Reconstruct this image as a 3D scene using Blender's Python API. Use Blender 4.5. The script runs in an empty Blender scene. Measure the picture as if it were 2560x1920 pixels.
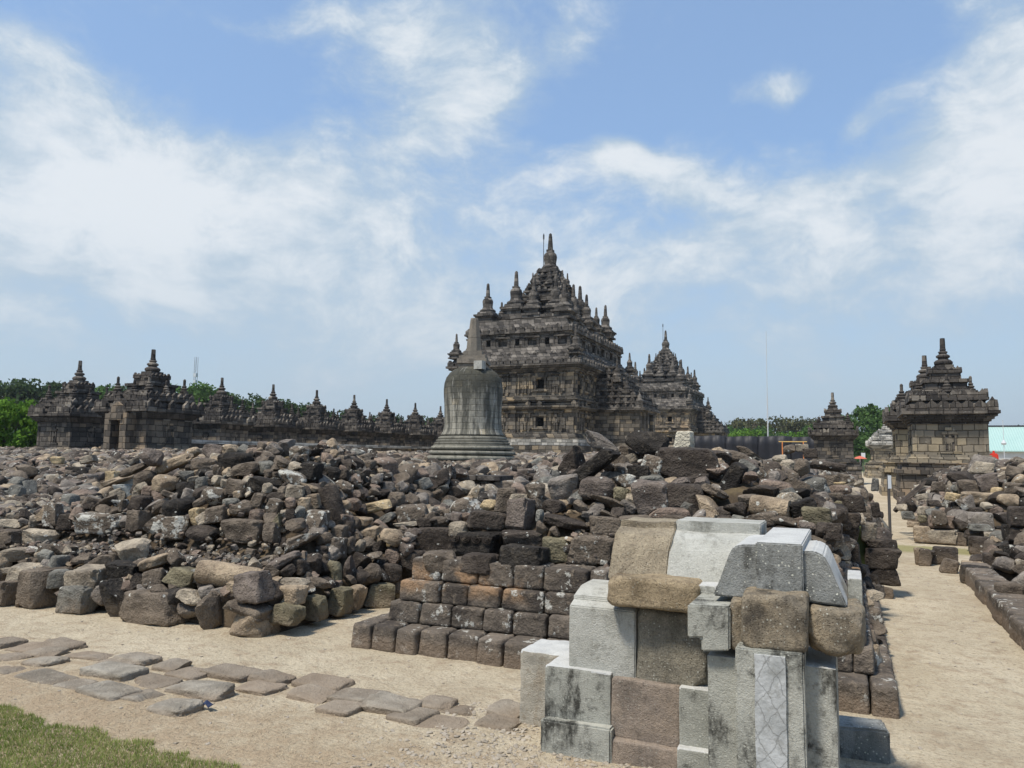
import bpy, bmesh, math, random
import numpy as np
from mathutils import Vector, Matrix, noise
random.seed(7); rng = np.random.default_rng(11)
S = bpy.context.scene; COL = S.collection; R = math.radians; PI = math.pi
# ------------------------------------------------------------ camera
A = R(23.7); PITCH = R(5.3); ROLL = R(.7); F = 1924.; CZ = 1.6      # world x runs along the ruins' fronts, y up the path
def xy2uv(x, y): return (x*math.cos(A)-y*math.sin(A), x*math.sin(A)+y*math.cos(A))
def ray(px, py):
    x = (px-1280)/F; y = -(py-960)/F; c, s = math.cos(ROLL), math.sin(ROLL)
    x, y = x*c-y*s, x*s+y*c
    u, v = xy2uv(x, math.cos(PITCH)-y*math.sin(PITCH))
    return Vector((u, v, math.sin(PITCH)+y*math.cos(PITCH)))
def at_v(px, py, v): d = ray(px, py); return Vector((0, 0, CZ)) + d*(v/d.y)
def at_z(px, py, z=0.): d = ray(px, py); return Vector((0, 0, CZ)) + d*((z-CZ)/d.z)
cd = bpy.data.cameras.new('camera'); cam = bpy.data.objects.new('camera', cd); COL.objects.link(cam); S.camera = cam
cd.sensor_width = 36; cd.lens = F/2560*36; cd.clip_start = .05; cd.clip_end = 6000
def _v(x, y, z): u, v = xy2uv(x, y); return Vector((u, v, z))
f_ = _v(0, math.cos(PITCH), math.sin(PITCH)); r0 = _v(1, 0, 0); u0 = _v(0, -math.sin(PITCH), math.cos(PITCH))
c_, s_ = math.cos(ROLL), math.sin(ROLL); rt = r0*c_+u0*s_; up = u0*c_-r0*s_
M = Matrix((rt, up, -f_)).transposed().to_4x4(); M.translation = Vector((0, 0, CZ)); cam.matrix_world = M
# ------------------------------------------------------------ light
SUN_EL, SUN_AZ = R(64), R(-152)      # azimuth measured from +y towards +x
sd = bpy.data.lights.new('sun', 'SUN'); sd.energy = 3.7; sd.angle = R(8); sd.color = (1, .93, .83)
so = bpy.data.objects.new('sun', sd); COL.objects.link(so)
sdir = Vector((math.sin(SUN_AZ)*math.cos(SUN_EL), math.cos(SUN_AZ)*math.cos(SUN_EL), math.sin(SUN_EL)))
so.rotation_euler = sdir.to_track_quat('Z', 'Y').to_euler(); so.location = (0, 0, 40)
S.view_settings.view_transform = 'Standard'; S.view_settings.look = 'None'; S.view_settings.gamma = 1; S.view_settings.exposure = 0.45
S.render.engine = 'CYCLES'; S.cycles.max_bounces = 5; S.cycles.use_denoising = True
# node helper
class NT:
    def __init__(s, nt): s.t = nt; nt.nodes.clear()
    def n(s, ty, **k):
        nd = s.t.nodes.new(ty)
        for a, b in k.items():
            if a == 'i':
                for q, w in b.items():
                    if isinstance(w, bpy.types.NodeSocket): s.t.links.new(w, nd.inputs[q])
                    else:
                        if isinstance(w, tuple) and len(w) == 3 and nd.inputs[q].type == 'RGBA': w = (*w, 1)
                        nd.inputs[q].default_value = w
            else: setattr(nd, a, b)
        return nd
    def m(s, op, a, b=None, c=None, clamp=False):
        nd = s.n('ShaderNodeMath', operation=op, use_clamp=clamp)
        for k, w in enumerate((a, b, c)):
            if w is None: continue
            if isinstance(w, bpy.types.NodeSocket): s.t.links.new(w, nd.inputs[k])
            else: nd.inputs[k].default_value = w
        return nd.outputs[0]
    def mix(s, f, a, b, bt='MIX'):
        nd = s.n('ShaderNodeMix', data_type='RGBA', blend_type=bt, clamp_factor=True)
        for k, w in ((0, f), (6, a), (7, b)):
            if isinstance(w, bpy.types.NodeSocket): s.t.links.new(w, nd.inputs[k])
            else: nd.inputs[k].default_value = w if k == 0 else (*w, 1)
        return nd.outputs[2]
    def noise(s, vec, sc, det=4, ro=.55, out='Fac', **k):
        nd = s.n('ShaderNodeTexNoise', i={'Vector': vec, 'Scale': sc, 'Detail': det, 'Roughness': ro}, **k); return nd.outputs[out]
    def ss(s, x, a, b, lo=0., hi=1.):
        return s.n('ShaderNodeMapRange', interpolation_type='SMOOTHSTEP', i={0: x, 1: a, 2: b, 3: lo, 4: hi}).outputs[0]
# ------------------------------------------------------------ sky: Nishita air with clouds seen in it
W = bpy.data.worlds.new('World'); S.world = W; W.use_nodes = True
n = NT(W.node_tree)
sky = n.n('ShaderNodeTexSky', sky_type='NISHITA', sun_disc=False, sun_elevation=SUN_EL, sun_rotation=SUN_AZ, air_density=1.0, dust_density=.6, ozone_density=2.0)
tc = n.n('ShaderNodeTexCoord').outputs['Generated']
sp = n.n('ShaderNodeSeparateXYZ', i={0: tc})
X, Y, Z = sp.outputs
az = n.m('MULTIPLY', n.m('ARCTAN2', X, Y), 57.2958)                   # degrees from +y
el = n.m('MULTIPLY', n.m('ARCSINE', Z), 57.2958)
pos = n.n('ShaderNodeCombineXYZ', i={0: az, 1: el, 2: 0.}).outputs[0]
warp = n.noise(pos, .07, 3, .5, 'Color')
wp = n.n('ShaderNodeVectorMath', operation='MULTIPLY_ADD', i={0: warp, 1: (9, 6, 0), 2: pos}).outputs[0]
wsp = n.n('ShaderNodeSeparateXYZ', i={0: wp}); wx, wy = n.m('SUBTRACT', wsp.outputs[0], 4.5), n.m('SUBTRACT', wsp.outputs[1], 3.)
CLOUDS = [  # azimuth, elevation, half-width, half-height, tilt, weight   (in degrees; pixel -> direction done by hand)
 (-23.8, 12.4, 69.7, 6.7, -0, 0.6),
 (-47.0, 17.8, 17.2, 5.4, 10, 0.8),
 (-57.1, 19.5, 8.0, 5.9, -15, 0.5),
 (-57.4, 23.9, 5.4, 1.9, -10, 0.45),
 (-29.0, 29.2, 8.0, 4.6, -20, 0.8),
 (-27.0, 24.7, 6.4, 1.9, 35, 0.4),
 (-19.4, 30.1, 2.7, 2.7, -60, 0.45),
 (-17.0, 21.5, 1.9, 1.5, -0, 0.95),
 (-13.6, 20.2, 4.0, 1.6, -15, 0.85),
 (-11.2, 19.3, 5.9, 1.6, -10, 0.4),
 (-4.0, 25.4, 3.8, 1.1, 5, 0.85),
 (2.3, 22.8, 2.1, 0.9, 30, 0.5),
 (-0.7, 17.6, 11.8, 2.4, 18, 0.6),
 (9.6, 23.3, 4.6, 8.8, -10, 0.8),
 (3.4, 13.5, 9.4, 2.1, 15, 0.25),
 (-48.8, 27.0, 8.0, 2.9, -0, -0.35),
 (-43.1, 25.1, 6.4, 1.6, -25, -0.25),
 (-9.4, 26.8, 11.3, 3.2, -0, -0.3),
 (-20.5, 23.4, 2.9, 1.6, -0, -0.6),
 (1.4, 26.8, 4.3, 4.0, -0, -0.3),
 (-47.6, 28.9, 8.0, 1.1, -0, 0.4),
 (-38.7, 30.3, 5.4, 1.3, -0, 0.4),
]
cov = None
for (a, e, sa, se, t, w) in CLOUDS:
    dx = n.m('SUBTRACT', wx, a); dy = n.m('SUBTRACT', wy, e); ct, st = math.cos(R(t)), math.sin(R(t))
    p = n.m('DIVIDE', n.m('ADD', n.m('MULTIPLY', dx, ct), n.m('MULTIPLY', dy, st)), sa)
    q = n.m('DIVIDE', n.m('SUBTRACT', n.m('MULTIPLY', dy, ct), n.m('MULTIPLY', dx, st)), se)
    g = n.m('MULTIPLY', n.m('EXPONENT', n.m('MULTIPLY', n.m('ADD', n.m('MULTIPLY', p, p), n.m('MULTIPLY', q, q)), -1.)), w)
    cov = g if cov is None else n.m('ADD', cov, g)
mp = n.n('ShaderNodeVectorMath', operation='MULTIPLY', i={0: wp, 1: (.6, 1, 1)}).outputs[0]
fb = n.noise(mp, .16, 14, .66); fb2 = n.noise(mp, .045, 4, .5)
dens = n.m('ADD', n.m('ADD', cov, n.m('MULTIPLY', n.m('SUBTRACT', fb, .5), 2.3)), n.m('MULTIPLY', n.m('SUBTRACT', fb2, .5), .9))
mask = n.ss(dens, -.05, .85)
low = n.ss(el, 20., 0., 0., .85)                                       # thick air towards the horizon
c0 = n.n('ShaderNodeVectorMath', operation='SCALE', i={0: sky.outputs[0], 'Scale': .15}).outputs[0]
c0 = n.mix(1., c0, (.84, .97, 1.0), 'MULTIPLY')
c0 = n.mix(.36, c0, (.44, .64, 1.0)); c1 = n.mix(low, c0, (.475, .575, .645))
wh = n.ss(n.m('ADD', dens, n.m('MULTIPLY', n.m('SUBTRACT', fb, .5), 3.0)), .2, 1.5)
cc = n.mix(wh, (.48, .59, .69), (.80, .84, .87))
cc = n.mix(n.ss(el, 16., 1., 0., .85), cc, (.50, .605, .69))
c2 = n.mix(n.m('MULTIPLY', mask, .93), c1, cc)
bg = n.n('ShaderNodeBackground', i={0: c2, 1: .76})
out = n.n('ShaderNodeOutputWorld', i={0: bg.outputs[0]})
# ------------------------------------------------------------ object helpers
def link(o, parent=None):
    COL.objects.link(o)
    if parent: o.parent = parent
    return o
def tag(o, label=None, cat=None, group=None, kind=None):
    if label: o['label'] = label
    if cat: o['category'] = cat
    if group: o['group'] = group
    if kind: o['kind'] = kind
    return o
def empty(name, loc=(0, 0, 0), rz=0, parent=None):
    o = bpy.data.objects.new(name, None); o.location = loc; o.rotation_euler = (0, 0, rz); o.empty_display_size = .3
    return link(o, parent)
def copy_tree(o, parent=None):
    c = o.copy(); link(c); c.parent = parent
    for ch in o.children: copy_tree(ch, c)
    return c
class MB:
    def __init__(s): s.v = []; s.f = []
    def add(s, vs, fs): k = len(s.v); s.v += [tuple(p) for p in vs]; s.f += [tuple(i+k for i in f) for f in fs]; return s
    def box(s, x0, x1, y0, y1, z0, z1, tx=0, ty=None, j=0):     # tx, ty: how much the top is drawn in
        ty = tx if ty is None else ty
        vs = [(x0, y0, z0), (x1, y0, z0), (x1, y1, z0), (x0, y1, z0), (x0+tx, y0+ty, z1), (x1-tx, y0+ty, z1), (x1-tx, y1-ty, z1), (x0+tx, y1-ty, z1)]
        if j: vs = [(a+random.uniform(-j, j), b+random.uniform(-j, j), c+random.uniform(-j, j)) for a, b, c in vs]
        return s.add(vs, [(0, 3, 2, 1), (4, 5, 6, 7), (0, 1, 5, 4), (1, 2, 6, 5), (2, 3, 7, 6), (3, 0, 4, 7)])
    def sq(s, h, z0, z1, t=0, cx=0, cy=0, hy=None): hy = h if hy is None else hy; return s.box(cx-h, cx+h, cy-hy, cy+hy, z0, z1, t)
    def lathe(s, prof, nseg=16, cx=0, cy=0, wob=0):
        k = len(s.v)
        for (r, z) in prof:
            for i in range(nseg):
                a = 2*PI*i/nseg; rr = r*(1+random.uniform(-wob, wob)); s.v.append((cx+rr*math.cos(a), cy+rr*math.sin(a), z))
        for j in range(len(prof)-1):
            for i in range(nseg):
                a, b = k+j*nseg+i, k+j*nseg+(i+1) % nseg; s.f.append((a, b, b+nseg, a+nseg))
        s.f.append(tuple(range(k+nseg-1, k-1, -1))); t = k+(len(prof)-1)*nseg; s.f.append(tuple(range(t, t+nseg)))
        return s
    def prism(s, pts, y0, y1, ax='y'):     # outline pts (a, z) pushed from y0 to y1
        n_ = len(pts); vs = [(a, y0, z) if ax == 'y' else (y0, a, z) for a, z in pts]+[(a, y1, z) if ax == 'y' else (y1, a, z) for a, z in pts]
        fs = [tuple(range(n_)), tuple(range(2*n_-1, n_-1, -1))]+[(i, i+n_, (i+1) % n_+n_, (i+1) % n_) for i in range(n_)]
        return s.add(vs, fs)
    def mesh(s, name, mat, smooth=False, bevel=0, fixn=True):
        me = bpy.data.meshes.new(name); me.from_pydata(s.v, [], s.f)
        if fixn or bevel:
            bm = bmesh.new(); bm.from_mesh(me)
            if bevel: bmesh.ops.bevel(bm, geom=list(bm.edges), offset=bevel, segments=2, affect='EDGES', clamp_overlap=True)
            bmesh.ops.recalc_face_normals(bm, faces=bm.faces); bm.to_mesh(me); bm.free()
        if smooth: me.shade_smooth() if hasattr(me, 'shade_smooth') else None
        me.materials.append(mat); return me
    def build(s, name, mat, parent=None, **k):
        return link(bpy.data.objects.new(name, s.mesh(name, mat, **k)), parent)
def roughen(o, amp, freq, cuts=0, seed=0):
    me = o.data; bm = bmesh.new(); bm.from_mesh(me)
    if cuts:
        for _ in range(cuts):
            L = [e for e in bm.edges if e.calc_length() > .06]
            bmesh.ops.subdivide_edges(bm, edges=L, cuts=1, use_grid_fill=True)
    for v in bm.verts: v.co += noise.noise_vector(v.co*freq+Vector((seed*3.1, seed, 5)))*amp + noise.noise_vector(v.co*freq*3.3+Vector((seed, 7, 5)))*amp*.4
    bm.to_mesh(me); bm.free()
# ------------------------------------------------------------ materials
def mat(name):
    m = bpy.data.materials.new(name); m.use_nodes = True; return m, NT(m.node_tree)
def finish(n, color, rough=.9, height=None, dist=.01, spec=.25, strength=1.):
    b = n.n('ShaderNodeBsdfPrincipled', i={'Base Color': color, 'Roughness': rough, 'Specular IOR Level': spec})
    if height is not None:
        bp = n.n('ShaderNodeBump', i={'Height': height, 'Distance': dist, 'Strength': strength}); n.t.links.new(bp.outputs[0], b.inputs['Normal'])
    n.n('ShaderNodeOutputMaterial', i={0: b.outputs[0]})
def plain(name, col, rough=.7, var=.15, sc=4.):
    m, n = mat(name); g = n.n('ShaderNodeNewGeometry').outputs['Position']
    f = n.noise(g, sc, 5); c = n.mix(f, tuple(x*(1-var) for x in col), tuple(min(1, x*(1+var)) for x in col)); finish(n, c, rough, f, .003); return m
TONE = dict(m=(.135, .112, .088), d=(.060, .050, .042), k=(.030, .027, .024), l=(.31, .27, .21), t=(.30, .24, .17), y=(.42, .33, .20), g=(.165, .163, .145),
            o=(.165, .148, .098), p=(.14, .118, .102), q=(.20, .18, .158), w=(.50, .47, .38), B=(.40, .43, .42), R=(.205, .16, .128))
UP = dict(L=('m', .62), W=('m', .95), D=('d', .45), P=('p', .6), X=('d', .55))
def tone(ch):
    b, a = UP[ch] if ch in UP else (ch, .25)
    return (*TONE[b], a)
def rock_material(name, stuff=False):
    m, n = mat(name); P = n.n('ShaderNodeNewGeometry').outputs['Position']
    if stuff:
        rnd = n.n('ShaderNodeNewGeometry').outputs['Random Per Island']
        r = n.n('ShaderNodeValToRGB', i={0: rnd}); cr = r.color_ramp; cr.interpolation = 'CONSTANT'
        for k, (p, t) in enumerate([(0, 'd'), (.1, 'm'), (.2, 'p'), (.28, 'q'), (.36, 'k'), (.42, 'm'), (.5, 'R'), (.58, 'l'), (.64, 'g'), (.72, 'd'), (.8, 'm'), (.87, 't'), (.93, 'q'), (.97, 'l')]):
            e = cr.elements[0] if k == 0 else (cr.elements[1] if k == 1 else cr.elements.new(p)); e.position = p; e.color = (*TONE[t], 1)
        base = r.outputs[0]; lic = n.m('MULTIPLY', n.m('FRACT', n.m('MULTIPLY', rnd, 37.7)), .8)
        off = n.n('ShaderNodeCombineXYZ', i={0: n.m('MULTIPLY', rnd, 91.), 1: n.m('MULTIPLY', rnd, 37.), 2: 0.}).outputs[0]
    else:
        oi = n.n('ShaderNodeObjectInfo'); base = oi.outputs['Color']; lic = oi.outputs['Alpha']
        off = n.n('ShaderNodeCombineXYZ', i={0: n.m('MULTIPLY', oi.outputs['Random'], 91.), 1: n.m('MULTIPLY', oi.outputs['Random'], 37.), 2: 0.}).outputs[0]
    V = n.n('ShaderNodeVectorMath', operation='ADD', i={0: P, 1: off}).outputs[0]
    big = n.noise(V, 4.2, 5, .62); mid = n.noise(V, 17., 5, .65); fine = n.noise(V, 75., 3, .7)
    c = n.mix(n.ss(big, .3, .68), n.mix(1., base, (.55, .53, .52), 'MULTIPLY'), n.mix(1., base, (1.38, 1.35, 1.30), 'MULTIPLY'))
    c = n.mix(n.ss(mid, .52, .72, 0., .5), c, n.mix(.6, base, (.23, .19, .14)))
    c = n.mix(n.ss(mid, .48, .30, 0., .6), c, n.mix(1., base, (.42, .40, .40), 'MULTIPLY'))
    c = n.mix(.55, c, n.mix(1., c, n.n('ShaderNodeValToRGB', i={0: fine}).outputs[0], 'OVERLAY'))
    lp = n.noise(V, 7.5, 7, .72); thr = n.m('SUBTRACT', .74, n.m('MULTIPLY', lic, .24))
    lm = n.ss(n.m('SUBTRACT', lp, thr), 0., .05)
    vo = n.n('ShaderNodeTexVoronoi', i={'Vector': n.n('ShaderNodeVectorMath', operation='MULTIPLY_ADD', i={0: n.noise(V, 30., 2, .5, 'Color'), 1: (.03, .03, .03), 2: V}).outputs[0], 'Scale': 19.})
    sepc = n.n('ShaderNodeSeparateColor', i={0: vo.outputs['Color']})
    dot = n.m('MULTIPLY', n.m('LESS_THAN', vo.outputs['Distance'], n.m('MULTIPLY', sepc.outputs[1], .34)), n.m('LESS_THAN', sepc.outputs[0], n.m('MULTIPLY', lic, .42)))
    lm = n.m('MAXIMUM', lm, dot)
    c = n.mix(n.m('MULTIPLY', lm, .85), c, (.52, .51, .45))
    z = n.n('ShaderNodeSeparateXYZ', i={0: P}).outputs[2]
    du = n.m('MULTIPLY', n.ss(n.m('ADD', z, n.m('MULTIPLY', big, .25)), .36, .12), n.ss(mid, .3, .6, .35, .85))
    c = n.mix(du, c, (.20, .155, .11))
    pv = n.n('ShaderNodeTexVoronoi', i={'Vector': V, 'Scale': 55.})
    h = n.m('ADD', n.m('ADD', n.m('MULTIPLY', big, 1.2), n.m('MULTIPLY', mid, .9)), n.m('ADD', n.m('MULTIPLY', fine, .28), n.m('MULTIPLY', pv.outputs[0], .22)))
    finish(n, c, .92, h, .035, .2); return m
ROCK = rock_material('weathered andesite'); ROCKS = rock_material('andesite rubble', True)
def masonry(name, c_dark, c_mid, c_tan, bh=.24, bw=.46, tan=.12, soot=.5, light=None, grime_z=None):
    """squared blocks in courses, each block its own shade"""
    m, n = mat(name); tcn = n.n('ShaderNodeTexCoord').outputs['Object']; P = n.n('ShaderNodeNewGeometry').outputs['Position']
    s = n.n('ShaderNodeSeparateXYZ', i={0: tcn}); nz = n.n('ShaderNodeSeparateXYZ', i={0: n.n('ShaderNodeNewGeometry').outputs['Normal']})
    along = n.m('ADD', s.outputs[0], s.outputs[1]); zz = n.m('ADD', s.outputs[2], n.m('MULTIPLY', n.noise(P, .7, 3), .16))
    ry = n.m('DIVIDE', zz, bh); row = n.m('FLOOR', ry)
    wn = n.n('ShaderNodeTexWhiteNoise', noise_dimensions='1D', i={'W': row}).outputs[0]
    rx = n.m('ADD', n.m('DIVIDE', along, n.m('MULTIPLY', n.m('ADD', n.m('MULTIPLY', wn, .5), .75), bw)), n.m('MULTIPLY', wn, 7.3)); colm = n.m('FLOOR', rx)
    oi = n.n('ShaderNodeObjectInfo').outputs['Random']
    w2 = n.n('ShaderNodeTexWhiteNoise', noise_dimensions='3D', i={0: n.n('ShaderNodeCombineXYZ', i={0: row, 1: colm, 2: n.m('MULTIPLY', oi, 50.)}).outputs[0]})
    wv = w2.outputs['Value']
    r = n.n('ShaderNodeValToRGB', i={0: wv}); e = r.color_ramp.elements; e[0].position = 0; e[0].color = (*c_dark, 1); e[1].position = .8-tan; e[1].color = (*c_mid, 1)
    q = e.new(.9); q.color = (*[(a+b)/2 for a, b in zip(c_mid, c_tan)], 1); q = e.new(1.); q.color = (*c_tan, 1)
    big = n.noise(P, .55, 5, .6); mid = n.noise(P, 3.5, 5, .65); st = n.n('ShaderNodeVectorMath', operation='MULTIPLY', i={0: P, 1: (2.2, 2.2, .5)}).outputs[0]
    streak = n.noise(st, 1.3, 4, .6)
    c = n.mix(n.ss(big, .42, .66, 0., soot), r.outputs[0], c_dark)
    c = n.mix(n.ss(streak, .5, .72, 0., soot), c, tuple(x*.5 for x in c_dark))
    c = n.mix(n.ss(mid, .55, .75, 0., .5), c, tuple(x*1.6 for x in c_mid))
    c = n.mix(n.ss(n.noise(P, 8., 4, .7), .62, .7, 0., .6), c, (.33, .32, .28))
    fx = n.m('FRACT', rx); fy = n.m('FRACT', ry)
    ex = n.m('MULTIPLY', n.m('MINIMUM', fx, n.m('SUBTRACT', 1., fx)), bw); ey = n.m('MULTIPLY', n.m('MINIMUM', fy, n.m('SUBTRACT', 1., fy)), bh)
    ed = n.ss(n.m('ADD', n.m('MINIMUM', ex, ey), n.m('MULTIPLY', n.m('SUBTRACT', mid, .5), .04)), .002, .022); side = n.m('LESS_THAN', n.m('ABSOLUTE', nz.outputs[2]), .7)
    jn = n.m('MULTIPLY', n.m('SUBTRACT', 1., ed), side)
    c = n.mix(n.m('MULTIPLY', jn, .5), c, tuple(x*.22 for x in c_dark))
    h = n.m('ADD', n.m('MULTIPLY', n.m('SUBTRACT', 1., jn), 1.), n.m('ADD', n.m('MULTIPLY', mid, .9), n.m('MULTIPLY', wv, .8)))
    finish(n, c, .93, h, .035, .2); return m
DK = masonry('dark temple masonry', (.045, .042, .038), (.15, .13, .108), (.30, .24, .165), tan=.12)
DKR = masonry('dark roof masonry', (.04, .036, .033), (.125, .109, .092), (.25, .22, .18), tan=.04, soot=.55)
LTW = masonry('tan temple masonry', (.12, .105, .082), (.26, .222, .165), (.43, .345, .215), bh=.26, bw=.40, tan=.28, soot=.22)
BTN = masonry('brown temple masonry', (.06, .053, .046), (.18, .148, .112), (.31, .23, .15), bh=.26, bw=.42, tan=.18, soot=.3)
PALE = masonry('pale replaced masonry', (.12, .12, .11), (.42, .40, .36), (.55, .52, .45), bh=.22, bw=.5, tan=.3, soot=.35)
BIG1 = masonry('great temple masonry', (.045, .041, .036), (.165, .145, .118), (.36, .28, .18), bh=.30, bw=.50, tan=.2, soot=.38)
BIG2 = masonry('second temple masonry', (.07, .062, .052), (.235, .195, .148), (.46, .335, .205), bh=.30, bw=.50, tan=.28, soot=.25)
BIGR = masonry('great roof masonry', (.04, .037, .034), (.13, .116, .10), (.24, .215, .185), bh=.28, bw=.5, tan=.1, soot=.45)
# ------------------------------------------------------------ ground
def lerp(x, pts):
    if x <= pts[0][0]: return pts[0][1]
    for (a, b), (c, d) in zip(pts, pts[1:]):
        if x <= c: return b+(d-b)*(x-a)/(c-a)
    return pts[-1][1]
def nz(u, v, f=1., s=0.): return noise.noise(Vector((u*f+s, v*f-s, s)))
def ground_z(u, v):
    d = math.hypot(u, v); k = 1 if d < 30 else max(0, 1-(d-30)/20)
    z = (nz(u, v, .7)*.025+nz(u, v, 3.1, 4)*.012)*k
    if v < 4.6 and u < .5: z += .05*max(0, min(1, (4.6-v)/1.2))*max(0, min(1, (.5-u)))
    return z
def grid_mesh(name, us, vs, zf, mat_, skip=None):
    me = bpy.data.meshes.new(name); nu = len(us)
    V = [(u, v, zf(u, v)) for v in vs for u in us]; Fc = [(j*nu+i, j*nu+i+1, (j+1)*nu+i+1, (j+1)*nu+i) for j in range(len(vs)-1) for i in range(nu-1)]
    if skip: Fc = [f for f in Fc if not skip(*V[f[0]][:2])]
    me.from_pydata(V, [], Fc); me.shade_smooth(); me.materials.append(mat_); return me
def axis(lo, hi, near, step, g=1.35):
    a = list(np.arange(near[0], near[1]+1e-6, step)); s = step; x = near[1]
    while x < hi: s *= g; x += s; a.append(x)
    s = step; x = near[0]
    while x > lo: s *= g; x -= s; a.insert(0, x)
    return a
m, n = mat('trodden sandy earth'); P = n.n('ShaderNodeNewGeometry').outputs['Position']; sx = n.n('ShaderNodeSeparateXYZ', i={0: P})
b1 = n.noise(P, .8, 5, .6); b2 = n.noise(P, 6., 6, .7); b3 = n.noise(P, 45., 4, .75)
c = n.mix(n.ss(b1, .35, .65), (.44, .375, .265), (.53, .46, .335)); c = n.mix(n.ss(b2, .45, .72, 0., .8), c, (.31, .235, .16)); c = n.mix(n.ss(b3, .48, .72, 0., .7), c, (.19, .145, .10)); b5 = n.noise(P, 19., 5, .7); c = n.mix(n.ss(b5, .55, .7, 0., .5), c, (.24, .18, .12))
c = n.mix(n.ss(b3, .42, .2, 0., .6), c, (.52, .44, .34)); c = n.mix(n.ss(n.noise(P, .55, 6, .7), .5, .66, 0., .5), c, (.30, .24, .165)); c = n.mix(n.ss(n.noise(P, 2.6, 6, .75), .56, .68, 0., .45), c, (.27, .21, .14))
lawn = n.m('ADD', n.m('ADD', n.m('MULTIPLY', sx.outputs[0], -.12), n.m('MULTIPLY', n.noise(P, 1.5, 4), .9)), n.m('SUBTRACT', 4.05, sx.outputs[1]))   # towards the lawn
c = n.mix(n.m('MULTIPLY', n.ss(lawn, .45, 1.5), n.ss(b2, .3, .6, .3, .8)), c, (.34, .26, .17))
moss = n.m('MULTIPLY', n.ss(n.noise(P, 1.7, 5, .7, ), .6, .7), n.m('GREATER_THAN', sx.outputs[0], .1))
c = n.mix(n.m('MULTIPLY', moss, n.ss(sx.outputs[1], 14., 7., 0., .75)), c, (.27, .20, .085))
cross = n.m('MULTIPLY', n.ss(n.m('ABSOLUTE', n.m('SUBTRACT', sx.outputs[1], n.m('ADD', 15.6, n.m('MULTIPLY', b2, .6)))), .75, .3), n.m('GREATER_THAN', sx.outputs[0], -1.))
c = n.mix(n.m('MULTIPLY', cross, .75), c, (.22, .21, .075))
far = n.ss(n.n('ShaderNodeVectorMath', operation='LENGTH', i={0: P}).outputs['Value'], 85., 130.); c = n.mix(far, c, (.07, .10, .03))
finish(n, c, .95, n.m('ADD', n.m('ADD', n.m('MULTIPLY', b2, 1.2), n.m('MULTIPLY', b5, .6)), n.m('MULTIPLY', b3, .5)), .035, .15); SAND = m
us = axis(-2800, 2800, (-9., 5.), .11); vs = axis(-600, 3200, (2.2, 12.), .11)
tag(link(bpy.data.objects.new('ground', grid_mesh('ground', us, vs, ground_z, SAND))), kind='structure')
# ------------------------------------------------------------ heaps: height of the rubble surface
def h1(u, v):
    if v < 5.4 or u > -4.5: return -1
    e = v-5.4+.06*nz(u, 0, 1.2, 3); s = -4.5-u
    pf = lerp(e, [(0, 0), (.07, .30), (.22, .40), (.45, .55), (.9, .62), (.98, .86), (1.4, 1.15), (1.9, 1.5), (2.5, 1.7), (3.2, 1.7), (4.5, 1.35)])
    ps = lerp(s, [(0, 0), (.07, .30), (.35, .55), (.8, .95), (1.4, 1.5), (1.9, 1.75)])
    cap = lerp(u, [(-14, .8), (-9.6, .75), (-8.6, .95), (-7.7, 1.45), (-7, 1.68), (-6.2, 1.78), (-5.7, 1.6), (-5.2, 1.25), (-4.6, .9)])
    return min(pf, ps, cap)
def sea(u, v):
    if v < 7.4 or v > 36 or u > .45: return -1
    if u > -4.5 and v < 8.2: return -1
    if u > .1 and v < 13.4: return -1
    b = lerp(v, [(7.4, .5), (8.2, .72), (11, .95), (15, 1.28), (20, 1.42), (26, 1.55), (34, 1.62)])
    if u > -6: b = min(b+.12, 1.42)
    e = (.45 if v > 13.4 else .1)-u
    b = min(b, lerp(e, [(0, .15), (.12, .5), (.5, .95), (1.2, 1.35), (3, 2)]))
    return b+.10*nz(u, v, .45, 2)
def h2(u, v):
    if v < 5.52 or v > 12 or u > .15 or u < -3.82: return -1
    e = v-5.52
    pf = lerp(e, [(0, .19), (.2, .2), (.22, .36), (.27, .36), (.29, .53), (.32, .53), (.34, .72), (.62, .80), (.72, 1.0), (1.15, 1.25), (1.6, 1.5), (2.1, 1.68), (2.9, 1.62), (3.8, 1.3), (5, 1.2)])
    cap = lerp(u, [(-3.82, .29), (-3.5, .3), (-3.45, .62), (-3.3, .85), (-3.1, 1.12), (-2.6, 1.2), (-2.35, 1.5), (-2.1, 1.8), (-1.7, 1.78), (-1.2, 1.7), (-.7, 1.5), (-.35, 1.25), (-.12, 1.15), (-.1, .42), (.12, .25), (.15, .2)])
    return min(pf, cap)
def hr(u, v):
    if u < 1.35 or v < 7. or v > 30: return -1
    if v < 14.3: return min(lerp(u, [(1.62, -.1), (1.75, .3), (2.3, .62), (3.2, .95), (6, 1.1)]), lerp(v, [(7, .2), (8, .6), (13.6, .7), (14.2, .0)]))
    if v < 16.9: return -1
    e = v-16.9
    pf = lerp(e, [(0, 0), (.07, .32), (.3, .62), (.6, .9), (1.1, 1.2), (1.8, 1.5), (3, 1.62), (9, 1.5), (12, 1.2)])
    return min(pf, lerp(u-1.45, [(0, .0), (.1, .3), (.5, .65), (1., 1.1), (2, 1.62)]))
def surf(u, v): return max(h1(u, v), h2(u, v), sea(u, v), hr(u, v))
m, n = mat('dark heap soil'); P = n.n('ShaderNodeNewGeometry').outputs['Position']
b1 = n.noise(P, 3., 6, .65); b3 = n.noise(P, 28., 5, .75)
c = n.mix(n.ss(b1, .35, .65), (.06, .045, .031), (.125, .095, .063)); c = n.mix(n.ss(b3, .5, .8, 0., .8), c, (.05, .038, .026)); c = n.mix(n.ss(n.noise(P, 2.1, 4), .6, .7, 0., .5), c, (.19, .15, .07))
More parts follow.
